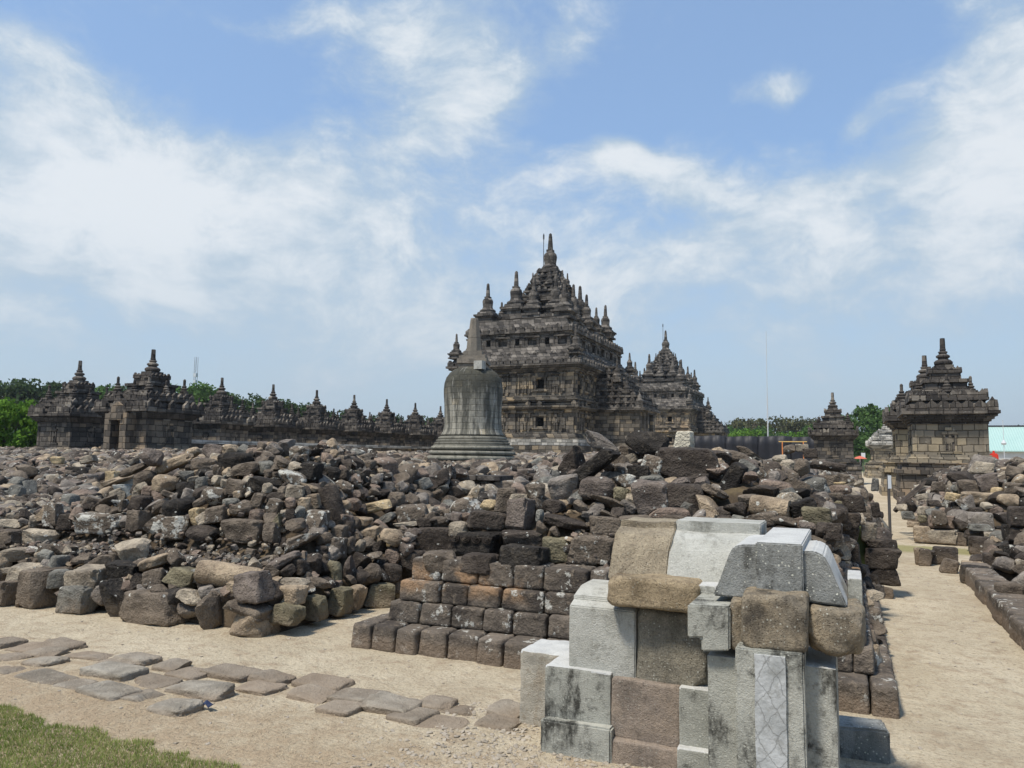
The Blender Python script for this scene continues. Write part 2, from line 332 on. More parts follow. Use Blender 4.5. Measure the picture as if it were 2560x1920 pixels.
finish(n, c, .97, n.m('ADD', b1, n.m('MULTIPLY', b3, .5)), .05, .1); SOIL = m
us = list(np.arange(-14, 4.2, .09)); vs = list(np.arange(5.36, 12, .09)) 
def soil_z(u, v):
    q = [surf(u+a, v+b) for a, b in ((0, 0), (.16, 0), (-.16, 0), (0, -.16), (.1, .1))]
    return (.5*min(q)+.5*sum(q)/5-.13 if min(q) > -.5 else -.3)+.05*nz(u, v, 4.3)+.035*nz(u, v, 11, 4)
soil_obj = link(bpy.data.objects.new('earth', grid_mesh('earth', us, vs, lambda u, v: soil_z(u, v), SOIL))); tag(soil_obj, kind='structure')
us2 = list(np.arange(-56, 9, .5)); vs2 = list(np.arange(12.05, 37, .5))
tag(link(bpy.data.objects.new('earth', grid_mesh('earth far', us2, vs2, lambda u, v: max(surf(u, v)-.22, -.3) if not (-1.2 < u-.0 < 2.4 and surf(u, v) < .9) else -.3, SOIL))), kind='structure')
def cast(px, py, vlim=99):
    d = ray(px, py); o = Vector((0, 0, CZ)); t = 4.; best = None
    while t < 60:
        p = o+d*t
        if p.y > vlim: break
        s = surf(p.x, p.y)
        if p.z <= max(s, 0): return p, True
        g = p.z-s
        if best is None or g < best[0]: best = (g, p.copy())
        t += .02 if t < 14 else .06
    return (best[1] if best else o+d*7), False
# ------------------------------------------------------------ stones
def rock_mesh(kind, seed, cuts=14, mat_=None, crisp=False):
    rd = random.Random(seed*131+sum(map(ord, kind))); off = Vector((rd.uniform(0, 90), rd.uniform(0, 90), 3))
    bm = bmesh.new()
    if kind in 'cC':
        N = 26; rings = 12; ax = []
        for j in range(rings+1):
            x = -0.5+j/rings
            rr = .5*(1-.10*(abs(2*x)**10)); ax.append([bm.verts.new((x, rr*math.cos(2*PI*i/N), rr*math.sin(2*PI*i/N))) for i in range(N)])
        for j in range(rings):
            for i in range(N): bm.faces.new((ax[j][i], ax[j][(i+1) % N], ax[j+1][(i+1) % N], ax[j+1][i]))
        for e in (0, -1):
            x = -.5 if e == 0 else .5; prev = ax[e]
            for q in (.72, .42, .15):
                cur = [bm.verts.new((x, .5*q*math.cos(2*PI*i/N), .5*q*math.sin(2*PI*i/N))) for i in range(N)]
                for i in range(N): bm.faces.new((prev[i], prev[(i+1) % N], cur[(i+1) % N], cur[i]))
                prev = cur
            bm.faces.new(prev)
        if kind == 'C':
            for v in bm.verts: v.co = Vector((v.co.y, v.co.z, v.co.x))
    else:
        bmesh.ops.create_cube(bm, size=2); bmesh.ops.subdivide_edges(bm, edges=list(bm.edges), cuts=cuts, use_grid_fill=True)
        ex = dict(b=rd.choice((6, 8, 11)), r=rd.uniform(2.3, 3.2), w=rd.uniform(4.5, 7), s=rd.uniform(4, 6))[kind]
        if crisp: ex = rd.choice((11, 14))
        pl = []
        for _ in range(0 if crisp else dict(b=2, r=4, w=6, s=3)[kind]):
            q = Vector((rd.gauss(0, 1), rd.gauss(0, 1), rd.gauss(0, 1))).normalized()
            pl.append((q, rd.uniform(.98, 1.25) if kind == 'b' else rd.uniform(.62, .9)))
        if kind == 'w': pl.append((Vector((rd.choice((-.75, .75)), rd.uniform(-.3, .3), .75)).normalized(), rd.uniform(.25, .45)))
        skx, sky = rd.uniform(-.16, .16), rd.uniform(-.13, .13); tap = rd.uniform(-.1, .14)
        if crisp: skx = sky = 0; tap = rd.uniform(0, .05)
        for v in bm.verts:
            p = v.co; k = (abs(p.x)**ex+abs(p.y)**ex+abs(p.z)**ex)**(1/ex); p = p/k
            for q, d in pl:
                g = p.dot(q)-d
                if g > 0: p = p-q*g*.93
            if kind in 'bws': p = Vector((p.x*(1-tap*p.z)+skx*p.z, p.y*(1-tap*p.z), p.z+sky*p.x*.5))
            a = (.045 if kind != 'r' else .07)*(.4 if crisp else 1)
            p = p+noise.noise_vector(p*1.1+off)*a*1.9+noise.noise_vector(p*3.2+off)*a*.75
            rg = noise.noise(p*5.5+off); p = p*(1+.03*rg)
            if kind in 'bs' and not crisp:                                      # broken arrises
                ch = noise.noise(p*2.3+off*2); cn = sorted((abs(p.x), abs(p.y), abs(p.z)))
                if ch > .12 and cn[1] > .74: p = p*(1-.30*(ch-.12)*min(1, (cn[1]-.74)*6))
            if kind == 's': p.z += .10*math.sin(p.x*2.4+off.x)
            v.co = p*.5
        lo = [min(v.co[i] for v in bm.verts) for i in range(3)]; hi = [max(v.co[i] for v in bm.verts) for i in range(3)]
        for v in bm.verts: v.co = Vector([(v.co[i]-lo[i])/(hi[i]-lo[i])-.5 for i in range(3)])
    if kind in 'cC':
        for v in bm.verts: v.co += noise.noise_vector(v.co*3+off)*.035
    bmesh.ops.recalc_face_normals(bm, faces=bm.faces)
    me = bpy.data.meshes.new('stone'); bm.to_mesh(me); bm.free(); me.shade_smooth(); me.set_sharp_from_angle(angle=R(26)); me.materials.append(mat_ or ROCK); return me
LIB = {k: [rock_mesh(k, i) for i in range(c)] for k, c in dict(b=12, r=10, w=10, s=7, c=2, C=1).items()}
ORG = {'1': (0, 1060, 3.456), '2': (500, 1060, 3.456), '3': (1000, 1060, 3.456), '4': (1500, 1040, 3.456), '5': (2060, 1040, 4.424), '6': (0, 1400, 3.072), '7': (2000, 1000, 1.8036), '8': (700, 1400, 3.072)}
STONES = """
6 -60 255 190 465 b m 0
6 160 190 515 500 b m 0||tall pinkish-brown squared block|standing second from the left in the left heap's bottom row
6 450 300 755 530 b g 0||green-topped squared block|with a chipped corner, third from the left in the bottom row
6 770 207 1055 530 w k 8||blue-black cracked angular stone|standing upright in the left heap's bottom row
6 960 320 1475 590 b m 0||wide flat-topped brown block|with a broken left shoulder in the left heap's bottom row
6 1475 290 1770 610 r m 10||pitted pointed boulder|leaning on the left side of the corner stack
6 1755 430 2125 668 s t 0 5.42||layered brown stone|at the very bottom of the left heap's corner stack
6 1710 275 2115 470 s m -8 5.42||ragged wide slab|in the middle of the left heap's corner stack
6 1795 80 2120 325 b p 3 5.42||purplish lichen-speckled block|on top of the left heap's corner stack
6 -70 70 50 260 b m 0
6 40 25 350 275 b l 0||pale buff rounded cube|near the left edge, resting on two bottom row blocks
6 375 75 555 215 b g 0
6 515 45 870 297 b l 2||large pale buff rounded block|with scratched face in the second row of the left heap
1 930 1190 1210 1370 b k -5||black-faced block with pale top|wedged behind the large pale buff block
1 1110 1280 1280 1500 w d 10
1 1195 1080 1530 1295 r t 18||brown egg-shaped boulder|lying on its side under the bare soil ledge
1 970 985 1350 1230 r l 0||big smooth buff boulder|on the earth ledge of the left heap
1 1225 1235 1460 1440 b L 10||dark block with white lichen spots|in the third row of the left heap
1 1430 1215 1780 1430 b o -10||long olive-brown block|sloping down to the right beside the short column drum
1 1280 1385 1530 1555 w m 0
1 1515 1410 1780 1580 r l -8
1 1735 1210 2250 1420 c t -7 5.7||short column drum|with blue-black lichened end, lying on the left heap
1 180 900 515 1050 r l 0||flat-bottomed smooth oval stone|at the left end of the bare soil ledge
1 -60 910 225 1070 b m 0
1 -80 1065 300 1200 s l 0||pale grey-topped slab|at the left edge with a white pebble on it
1 -80 1110 100 1280 r t 0
1 320 1020 560 1170 w m -20
1 385 1130 600 1300 w g 0||smooth grey fin-shaped stone|pointing up behind the small green-grey block
1 610 1100 810 1240 r L 20
1 780 1130 980 1230 s m 0
1 300 1065 355 1130 r W 0||small white pebble|perched on the pale slab near the left edge
1 385 690 550 880 b W 0
1 505 775 690 920 b d 0
1 665 770 1105 940 b W 0||long dark block splashed with white lichen|above the bare soil ledge
1 1100 750 1295 930 b m 0||notched brown block|with a step cut in its face above the soil ledge
1 1245 790 1450 950 w W 0||black wedge splashed with white|above the bare soil ledge
1 1405 800 1650 1000 b W 5||brown block with a white lichen scar|above the bare soil ledge
1 1600 870 1935 1020 r d 0||wide dark loaf-shaped stone|above the right part of the soil ledge
1 1920 820 2330 1030 b m 0||big dark layered block|at the right end of the row above the soil ledge
2 540 855 705 1030 b L 0
1 535 610 695 775 b g -4||upright grey-green cube|standing on the row above the soil ledge
1 740 605 870 665 s d 0
1 795 600 1020 770 w m 25||brown triangular stone with white dots|below the blue-grey sawn block
1 995 525 1195 655 b B 0 6.9||blue-grey sawn block|with crisp edges halfway up the left heap
1 1000 650 1120 760 w W 10
1 1110 620 1320 740 b d 0
1 1290 640 1460 790 w m 30
1 1420 650 1675 820 r k 5||charcoal dome-shaped stone|halfway up the left heap
1 1640 725 1775 870 b y 5||small yellowish block|beside the charcoal dome-shaped stone
1 1765 700 1985 870 b L 8
1 1660 620 1790 740 r m 30
1 1740 535 1970 715 r W -10||lichen-capped round boulder|in the middle of the left heap
1 1945 470 2165 640 b m -12||chunky pinkish-brown stone|with a bright cut top face below the left heap's crest
1 1825 445 1940 535 r l 0
1 1680 460 1820 590 r g 0||smooth grey cobble|between the tan split boulder and the lichen-capped boulder
1 1520 505 1710 650 r k 0
1 1300 430 1560 620 r t -10||tan split boulder|below the long tan slab
1 1525 375 1700 510 w g -15
1 1350 240 1680 440 s t 26 7.3||long tan slab|tilting up to the right near the left heap's crest
1 1580 190 1745 310 r t 20 7.7
1 1655 300 1885 405 r m 0
1 1740 180 1935 305 r p -5 7.8||purplish-grey smooth boulder|on the crest of the left heap
1 1925 180 2065 275 r t 0 7.9
1 1880 250 2200 400 r k 0
1 1980 310 2290 480 r m 12||big oval brown boulder|just under the crest of the left heap
1 1150 395 1350 570 r m 10
1 760 440 1140 600 s t 24||long pale plank-like stone|sloping up to the right behind the sawn block
1 915 410 1040 500 b y 0||small golden-tan block|above the plank-like stone
1 1040 325 1280 460 s m 25
1 1190 205 1420 370 r P -10
1 575 375 800 470 b k 0||flat black stone|low in the rubble at the left
1 695 260 840 350 b l 15
1 395 540 550 690 r d 0
1 190 490 345 650 w g 30
1 65 530 220 680 r g 0
1 160 655 315 750 r m -10
1 225 780 380 910 r l -10||light grey smooth rounded stone|left of the row above the soil ledge
1 0 820 220 900 s l 0
1 -40 350 110 450 b m -25
1 440 285 550 345 b y 0
1 140 330 395 500 w m 10
2 640 125 870 320 w q 15 8.0||large smooth grey wedge|jutting up at the right of the left heap's crest
2 765 195 965 310 r W 0 7.6||whitish rounded stone with green patch|right of the large smooth grey wedge
2 900 180 1070 325 w k -38 8.0||black tapering stone|sloping down right from the left heap's crest
2 600 260 830 400 r m -20
2 645 370 955 560 r W -20||big lichen-grey oval boulder|lying on the right shoulder of the left heap
2 835 320 1070 490 b k -8
2 1060 370 1220 500 r k 0||black round stone|at the right shoulder of the left heap
2 410 460 715 590 r k -5||long charcoal boulder|beneath the big oval brown boulder
2 535 510 640 605 r l 0
2 750 530 900 640 b l -5||small pale buff block|under the big lichen-grey boulder
2 850 490 1030 585 w t -25
2 1145 485 1330 610 r L 5
2 1270 570 1395 645 r R 0
2 1035 560 1235 880 C d 18||dark cylindrical shaft fragment|leaning down the right side of the left heap
2 890 745 1115 950 b W -4||dark block with a white splash|just left of the shaft fragment's foot
2 845 640 955 750 b t 0
2 910 610 1045 735 b t 5
2 565 635 740 790 b L -20||dark block with a pale square patch|in the middle of the left heap
2 430 585 570 735 b m -15
2 265 660 470 800 r L -5
2 415 735 575 860 r R 0
2 575 590 740 670 r d 0
2 720 620 845 745 r R 20
2 610 765 730 890 w o 10
2 720 795 930 960 r m 15
2 740 735 830 830 b d 0
2 1210 660 1310 750 r t 0
2 1250 640 1400 750 r R 0
2 1225 740 1315 830 r m 0
2 1365 635 1645 800 s y 14||split pale golden stone|with parallel grooves between the heaps
2 1275 760 1500 885 w t -15
2 1510 740 1720 910 r g 30
2 1710 700 1985 880 b L 5
2 1680 830 1865 910 s l 8
2 1375 850 1580 1000 w t -12||tan pyramid-shaped stone|below the split pale golden stone
2 1560 890 1760 1070 r t -10
2 1120 875 1285 990 b m 0
2 1235 840 1340 980 r d 0
2 1315 900 1415 1010 w m 10
2 680 870 1040 1130 w W 28||large granular grey wedge|rising to the right at the end of the soil ledge
2 1010 935 1145 1060 r m 0
2 1070 980 1270 1160 b W 0||white-capped upright block|right of the large granular grey wedge
2 1250 980 1350 1130 r m 0
2 1310 985 1450 1140 r l -20
2 990 1050 1110 1140 r d 0
2 535 1080 880 1320 r p 28||big purple-brown boulder|tilted up to the right above the corner stack
2 860 1115 1085 1310 r X -5||dark boulder with one white patch|right of the big purple-brown boulder
2 1050 1120 1120 1190 r m 0
2 1080 1160 1250 1410 r o 12||olive upright rounded stone|on the right flank of the left heap
2 1205 1130 1385 1375 w P -18||pinkish lichened upright stone|leaning on the right flank of the left heap
2 1380 1205 1560 1400 r m 0||ball-shaped brown stone|on the right flank of the left heap by the sandy gap
2 1555 1200 1740 1380 r d 0
2 1665 1335 1760 1470 r m 0
2 920 1295 1130 1450 r m -15
2 650 1320 945 1400 s l 0
2 640 1385 945 1560 b t 0||pinkish-tan block with eroded top|just right of the corner stack's top
2 590 1545 912 1730 b o -3||olive squared block|first right of the corner stack in the bottom row
2 895 1480 1110 1690 b o -3||dark olive squared block|second right of the corner stack in the bottom row
2 1100 1410 1320 1645 b o -4||mossy-edged squared block|third right of the corner stack in the bottom row
2 1265 1385 1445 1610 b t -8||tan cracked squared block|fourth right of the corner stack in the bottom row
2 1435 1365 1670 1580 b o -4||olive-green block|last of the bottom row at the end of the sandy gap
2 1345 1085 1585 1215 s L 16
2 1450 1000 1610 1100 w d 0
2 1585 1065 1770 1215 s R -20||pinkish slab|sloping down to the right between the two heaps
2 1765 1085 1960 1260 b d -4
2 1600 590 1780 740 r m 0
3 90 885 465 1115 b D -2||big brown-black block with lichen dots|left of the carved scroll block
3 -45 1095 230 1260 b d -4
3 220 1095 490 1280 b L 5||grey-black cracked block with white dots|under the big brown-black block
3 495 1110 860 1300 b d 0||dark brown brick-shaped block|directly under the carved scroll block
3 850 1045 1280 1340 b k -3||large black cut block with a ledge|right of the block under the carved one
3 890 920 1235 1100 b D 0
3 1240 980 1480 1185 b o 0||dark olive square block|over the soil pocket in the centre heap
3 1465 950 1850 1205 b L -2||big dark block streaked with white|over the soil pocket in the centre heap
3 580 725 905 945 b d -8||dark rounded saddle stone|above the carved scroll block
3 690 655 880 745 r y 0||golden dome-topped stone|peeping out behind the dark saddle stone
3 440 640 710 830 r W 0||whitish lichened boulder|left of the golden dome-topped stone
3 265 800 420 895 r L 0
3 420 840 595 990 r l 0
3 820 560 1010 760 b m 3
3 915 650 1165 930 b p 0||tall purple-grey block with lichened top|standing in the centre heap
3 935 605 1105 690 b l 0
3 1040 480 1300 705 r L 20||big round lichened boulder|behind the tall purple-grey block
3 1280 425 1570 665 b q 12||broad pale grey-brown boulder|with flat tilted face in the centre heap
3 1560 460 1850 660 r p 0
3 1225 655 1440 770 r d -5
3 1485 650 1670 780 w m -10
3 1645 580 1965 770 w m -22
3 1245 755 1650 960 r d -14||big oval dark stone|sloping down right in the centre heap
3 1280 860 1415 985 w L -40
3 1165 740 1250 860 r g 0
3 1180 835 1280 965 w m 0
3 1640 800 1905 970 b m -6||smooth brown rounded block|behind the tan pedestal block
3 1725 735 1905 845 w m -20
3 1350 185 1610 420 w D 10 7.3||black quarter-round block|below the tall grey boulder on the crest
3 1530 230 1860 470 b k 38 7.0||black diamond-tilted block|standing on its corner near the crest
3 1585 45 1940 300 w q -22 7.6||tall grey-purple boulder|highest on the centre heap's crest
3 1835 400 2035 560 w W -15||small white-speckled stone|under the black diamond-tilted block
3 1835 540 2005 675 r o -8
4 210 145 600 345 r k -3 7.5||black pitted boulder|perched on the centre heap's crest
4 640 140 810 290 b w 0 8.2||whitish rough cube|standing on the crest against the black fence
4 535 290 1040 530 b D -2 7.3||long black beam-like block|lying on the centre heap's crest
4 335 330 600 560 b W -15 7.2||pale granular rounded block|under the black pitted boulder
4 1040 280 1300 470 r m -15 8.2
4 1180 265 1410 420 w m -10 8.8||curved brown stone with a hollow|behind the long black beam-like block
4 1035 395 1295 690 b k -30 7.2||dark tilted slab block|at the right end of the black beam-like block
4 1270 435 1500 620 r L -10 7.6||speckled grey boulder|right of the dark tilted slab block
4 1500 470 1810 700 b L -28 7.6||big tilted block with white crust|on the right shoulder of the centre heap
4 285 565 595 870 b P 0||big purple-brown angular block|in the middle of the centre heap
4 585 590 900 790 b D 0||dark block with a white spot|right of the big purple-brown angular block
4 870 570 1115 740 r m -25
4 1245 595 1540 720 w d -5
4 785 665 1110 905 w t -25||tan wedge|leaning down right above the white pedestal top
4 1060 685 1310 890 w X -20||brown stone with one round white spot|above the white pedestal top
4 1200 675 1365 770 r L 0
4 1320 705 1640 880 c t -5||half-round drum end|with an arched rim above the white pedestal top
4 1625 690 1870 900 b k 20||black cut block|right of the half-round drum end
4 435 785 770 895 s R 0
4 1180 830 1520 950 w W 5||white-crusted low stone|just above the pedestal's white top
4 1395 835 1695 960 r m -8
4 1760 790 1980 985 b o 0||olive lichened cube|right of the black cut block
4 175 855 480 960 s L 0
4 530 855 780 930 s m 0
4 815 865 990 930 s L 0
4 990 875 1180 945 s m 0
4 575 515 790 650 w p 15
4 240 430 420 570 b k 0
4 1800 395 2100 475 s d -3 9.5||dark plank-like lintel|lying in front of the narrow-roofed temple
4 1685 375 1810 515 r m 0 9||round brown ball stone|left of the dark plank-like lintel
4 1560 380 1695 480 r l 0 9.5
4 1360 390 1500 470 r l 0 9.5
4 1580 245 1690 330 r m 10 14
4 1690 245 1755 305 b l 0 14
4 1755 245 1805 305 b l 0 14
4 1485 330 1620 410 r l 10 11
4 1760 285 1870 360 b d 0 13
5 60 1060 375 1235 b D 0||black squared block with white dots|in the right-hand wall of the centre heap
5 30 1190 180 1370 b d 0
5 170 1230 375 1395 b D 0
5 130 1395 385 1700 b D 0||large black squared block peppered white|low in the centre heap's right wall
5 215 880 440 1060 b D 0 8.6
5 10 935 215 1080 b o 0 8.6||olive-brown block|beside the path above the black wall blocks
5 40 765 290 880 r R 0 9
5 40 850 215 945 r m 0 8.8
5 155 610 330 760 w W 12 10
5 75 725 230 775 s y 0 9.5
5 15 655 165 780 b m 0 9.5
5 320 700 440 780 w l 10 12
5 405 1000 525 1150 b m 0 11
5 525 960 615 1115 b d 4 12||upright grey block at the path's edge|left of the thin steel pole
5 400 800 490 930 r L 10 11
5 425 1180 575 1380 b l 0 10.3
5 375 1070 460 1200 b l 10 10
5 525 690 600 825 b g 0 19||slim upright pillar fragment|beside the far path left of the pole
7 300 625 425 672 s X 0 10.3||black lichened slab|capping the small stack where the path bends
7 305 666 443 760 b d 0 10.2
7 313 752 437 835 b d 2 10.2
7 328 830 412 888 b m -3 10.1||small brown brick-like stone|lying at the foot of the stack beside the path
7 270 783 352 840 b d 0 10.0
7 520 660 600 698 s d -12 13.6||thin dark slab|balanced across two upright stones in the path
7 518 692 546 768 b t 0 13.6
7 540 697 588 772 b m 0 13.5
7 600 680 703 760 b d 0 13.8
7 633 722 713 800 b m -8 12.8||brown cut block|lying nearest of the stones in the middle of the path
5 1010 1220 1190 1390 b t 0 17||tan rounded cube|at the front left corner of the right heap
5 1145 1250 1440 1415 b l 0 17||grey-brown block with white splashes|in the right heap's bottom row
5 1445 1275 1560 1425 b m 0 17
5 1180 1100 1435 1255 b R 0 17.2||pinkish squared block|in the second row of the right heap
5 1435 1130 1615 1280 w d 8 17
5 1615 1070 1855 1285 b q 0 17||flat grey square slab face|beside the dry grassy soil in the right heap
5 1565 1255 1745 1355 b d 0 16
5 1625 1355 1880 1560 b d 0 15.5
5 1745 1285 1890 1380 b l 0 16.6
5 1135 990 1330 1200 s g 20 17.6
5 1330 1015 1480 1120 b D 0 17.5
5 1465 900 1610 1060 w W 20 17.4||white-crusted angular stone|in the middle of the right heap
5 1550 845 1905 985 b t -2 17.8||long tan loaf-shaped block|in the right heap above the dry grassy soil
5 1930 865 2140 1000 r t 0 17.5
5 1990 740 2185 870 b m -5 18
5 1855 790 1970 890 r y 0 18||small round yellow cobble|right of centre in the right heap
5 1685 620 1935 840 b p 18 18.2||big purplish cubic block|tilted on the right heap's crest
5 1490 710 1705 860 b m 2 18.3
5 1370 615 1640 735 s d -4 18.8
5 1630 510 1860 640 b l -5 19.5||pale buff boulder block|on the right heap's crest before the big leaning slab
5 1390 750 1510 860 r g 20 18.5
5 1195 730 1330 830 b m 0 19
5 1090 690 1255 770 r k 0 19.5
5 1030 860 1155 930 s l 5 18.5
5 1345 840 1510 950 b y -8 18.2
5 1150 930 1290 1000 b d 0 18
5 915 905 1030 1060 w d -8 18.5
5 800 975 925 1060 r l 5 18.5
5 870 1055 990 1145 b g 5 17.8
5 930 1170 1045 1230 b t 0 17.5
5 1040 1095 1135 1180 r o 0 17.5
5 1040 1000 1140 1095 b l 0 17.8
5 820 830 1090 925 s d 48 19||long dark slab|leaning at a steep angle beside the path
5 2050 1005 2260 1240 b D 0 13.5||black carved corner block|at the right edge, upper one of two
5 2065 1240 2270 1480 b D 0 13.5||black block with grooves|at the right edge, lower one of two
5 1995 1210 2075 1480 b k 0 13.6
5 1890 1480 2212 1640 w k -12 12.6||black roof-shaped fragment|lying near the right edge of the picture
5 2130 480 2260 570 b l 0 20
5 1990 500 2130 650 s m 45 20
5 2110 600 2260 700 b l 0 19
5 2150 700 2280 780 b t 0 18.5
5 1940 650 2110 760 w m 5 19
5 1905 560 2000 640 w m 30 20
7 738 735 825 810 b t 0 12.5
7 825 690 890 770 b d 0 12.8
7 893 880 1005 1020 b m 3 9.8||brown upright cracked block|standing on the right-hand kerb
7 870 755 985 835 b k -6 11.8
7 868 830 930 920 b l -20 11
7 940 800 1040 870 w L -10 10.8
7 930 850 1040 900 s g 0 10.4
7 975 760 1040 820 b D 0 12
7 737 805 868 890 b k -4 11.9||black L-shaped gutter stone|at the bend of the right-hand kerb
7 770 560 862 590 b g 0 15.8
7 600 500 660 560 b m 0 17
3 460 925 885 1125 b k 0||black carved block with scroll ornament|and a pale pebble mark, set in the centre heap
""".strip().split('\n')
placed = []    # (centre, radius) of every stone laid by hand
recs = []
for li, ln in enumerate(STONES):
    p = ln.split('|'); t = p[0].split(); q = t[0]; x0, y0, x1, y1 = map(float, t[1:5]); ox, oy, sc = ORG[q]
    x0, x1 = ox+x0/sc, ox+x1/sc; y0, y1 = oy+y0/sc, oy+y1/sc
    v_ = float(t[8]) if len(t) > 8 else None
    recs.append(dict(q=q, box=(x0, y0, x1, y1), sh=t[5], tn=t[6], rot=float(t[7]), v=v_, short=p[2] if len(p) > 2 else None, rest=p[3] if len(p) > 3 else '', i=li))
SN = dict(b='squared', r='rounded', w='angular', s='slab-like', c='drum-shaped', C='cylindrical')
TN = dict(m='brown', d='dark', k='black', l='pale', t='tan', y='yellowish', g='grey', o='olive', p='purplish', q='grey', w='whitish', B='blue-grey', R='reddish', L='lichen-spotted', W='white-crusted', D='white-dotted dark', P='lichened purplish', X='patched')
HERO = [r for r in recs if r['short']]
def cxy(r): b = r['box']; return ((b[0]+b[2])/2, (b[1]+b[3])/2)
def rel(r, h):
    (a, b), (c, d) = cxy(r), cxy(h); dx, dy = a-c, b-d
    v = 'above' if dy < 0 else 'below'; s = 'left' if dx < 0 else 'right'
    if abs(dx) > 2.2*abs(dy): return s+' of'
    if abs(dy) > 2.2*abs(dx): return v
    return f'{v} and {s} of'
used = set()
def auto_label(r, noun='stone'):
    b = r['box']; w = b[2]-b[0]; h = b[3]-b[1]; sz = 'small ' if w*h < 1500 else ('large ' if w*h > 7000 else '')
    base = f"{sz}{TN[r['tn']]} {SN[r['sh']]} {noun}"
    hs = sorted(HERO, key=lambda g: math.dist(cxy(g), cxy(r)))[:6]
    cand = [f"{base} {'just ' if math.dist(cxy(h), cxy(r)) < 70 else ''}{rel(r, h)} the {h['short']}" for h in hs]
    cand += [f"{base} between the {a['short']} and the {c['short']}" for a in hs[:3] for c in hs[:3] if a is not c]
    for c in cand:
        if c not in used and len(c.split()) <= 16: used.add(c); return c
    return cand[0]
for r in recs:
    b = r['box']; cx, cy = cxy(r); w, h = b[2]-b[0], b[3]-b[1]
    if r['v']: p = at_v(cx, cy, r['v']); hit = True
    else:
        lim = 8.6 if r['q'] in '1236' else (8.4 if r['q'] == '4' else 9.)
        if r['q'] == '1' and cx < 300 and cy < 1290: lim = 13
        if r['q'] in '12' and cx > 880 and cy < 1290: lim = 11
        p, hit = cast(cx, cy, lim)
    d = (p-Vector((0, 0, CZ))); azr = math.atan2(d.x, d.y)
    dist = d.length; fwd = d.dot(f_)
    bottom = r['q'] == '6' and cy > 1480 or (r['q'] == '2' and b[3] > 1060+1580/3.456)
    rowy = 0 if (bottom or (r['q'] in '57' and r['sh'] == 'b') or (r['q'] == '4' and cx > 2050)) else None
    rd = random.Random(r['i']*7+1)
    yaw = rd.uniform(-.07, .07) if rowy == 0 else -azr*.5+rd.uniform(-.35, .35)
    k = rd.uniform(.8, 1.05); psi = abs(yaw+azr)
    Wm, Hm = w*fwd/F, h*fwd/F
    dep = min(max((Wm+Hm)/2*k, .6*Hm), .6)
    if r['sh'] in 'cC': dep = min(Wm, Hm)
    if r['sh'] == 's': dep = max(dep, Wm*.6)
    dcen = dep*.42; p = p+d.normalized()*dcen*(0.55 if r['v'] else 1.); fwd = (p-Vector((0, 0, CZ))).dot(f_)
    Wm, Hm = w*fwd/F, h*fwd/F
    a = (Wm-dep*math.sin(psi)*.85)/max(.5, math.cos(psi)); a = max(a, .45*Wm, Hm*.35)*1.15
    tilt = abs(math.radians(r['rot'])); down = max(0, (CZ-p.z)/dist)
    hz = (Hm-down*dep*.8)
    if tilt > .12 and r['sh'] not in 'cC':      # undo the growth of a turned box
        ct, st = math.cos(tilt), math.sin(tilt); D = max(.25, ct*ct-st*st)
        a2, h2_ = (a*ct-hz*st)/D, (hz*ct-a*st)/D
        a, hz = max(a2, .6*a), max(h2_, .45*hz)
    hz = max(hz, .3*Hm)*1.13
    if r['sh'] == 'c': dep = hz
    me = LIB[r['sh']][rd.randrange(len(LIB[r['sh']]))]
    o = bpy.data.objects.new('stone', me); link(o)
    o.scale = (a, dep, hz); fl = rd.choice((0, PI)) if r['sh'] in 'brs' else 0
    rotv = Matrix.Rotation(yaw, 3, 'Z') @ Matrix.Rotation(math.radians(-r['rot'])*-1 if False else math.radians(-r['rot']), 3, 'Y') @ Matrix.Rotation(rd.uniform(-.1, .1) if rowy is None else 0, 3, 'X') @ Matrix.Rotation(fl, 3, 'Z')
    o.rotation_euler = rotv.to_euler()
    z0 = p.z
    if z0-hz/2 < .02: p.z = hz/2-.02
    o.location = p; o.color = tone(r['tn'])
    placed.append((p.copy(), (a+dep+hz)/6)); r['o'] = o; r['p'] = p
    lab = f"{r['short']} {r['rest']}" if r['short'] else auto_label(r)
    grp = 'loose stones of the left heap' if cx < 1000 else ('loose stones of the centre heap' if cx < 2060 else ('loose stones beside the path' if cx < 2245 else 'loose stones of the right heap'))
    tag(o, lab, 'stone', grp)
CARVED = next(r for r in recs if r['q'] == '3' and r['box'][0] > 1132 and r['box'][0] < 1134)
# ------------------------------------------------------------ rubble nobody could count
def low_rock(kind, seed, cuts, crisp=False): 
    me = rock_mesh(kind, seed, cuts, ROCKS, crisp); v = np.empty(len(me.vertices)*3); me.vertices.foreach_get('co', v); f = np.array([list(p.vertices) for p in me.polygons]); bpy.data.meshes.remove(me); return v.reshape(-1, 3), f
LOW = [low_rock(k, 50+i, 4) for i, k in enumerate('bbbbrrrwwwwwsss')]; MIDR = [low_rock(k, 70+i, 9) for i, k in enumerate('bbbbrwwwwwss')]
def rubble_mesh(name, items, lib):
    VV, FF, k = [], [], 0
    for (p, sc, e, i) in items:
        v, f = lib[i % len(lib)]; Rm = np.array(e.to_matrix()); VV.append((v*np.array(sc)) @ Rm.T+np.array(p)); FF.append(f+k); k += len(v)
    V = np.concatenate(VV); Fq = np.concatenate(FF); me = bpy.data.meshes.new(name)
    me.vertices.add(len(V)); me.vertices.foreach_set('co', V.ravel()); me.loops.add(Fq.size); me.loops.foreach_set('vertex_index', Fq.ravel())
    me.polygons.add(len(Fq)); me.polygons.foreach_set('loop_start', np.arange(0, Fq.size, 4)); me.polygons.foreach_set('loop_total', np.full(len(Fq), 4))
    me.update(); me.validate(); me.shade_smooth(); me.materials.append(ROCKS); return me
from mathutils import Euler
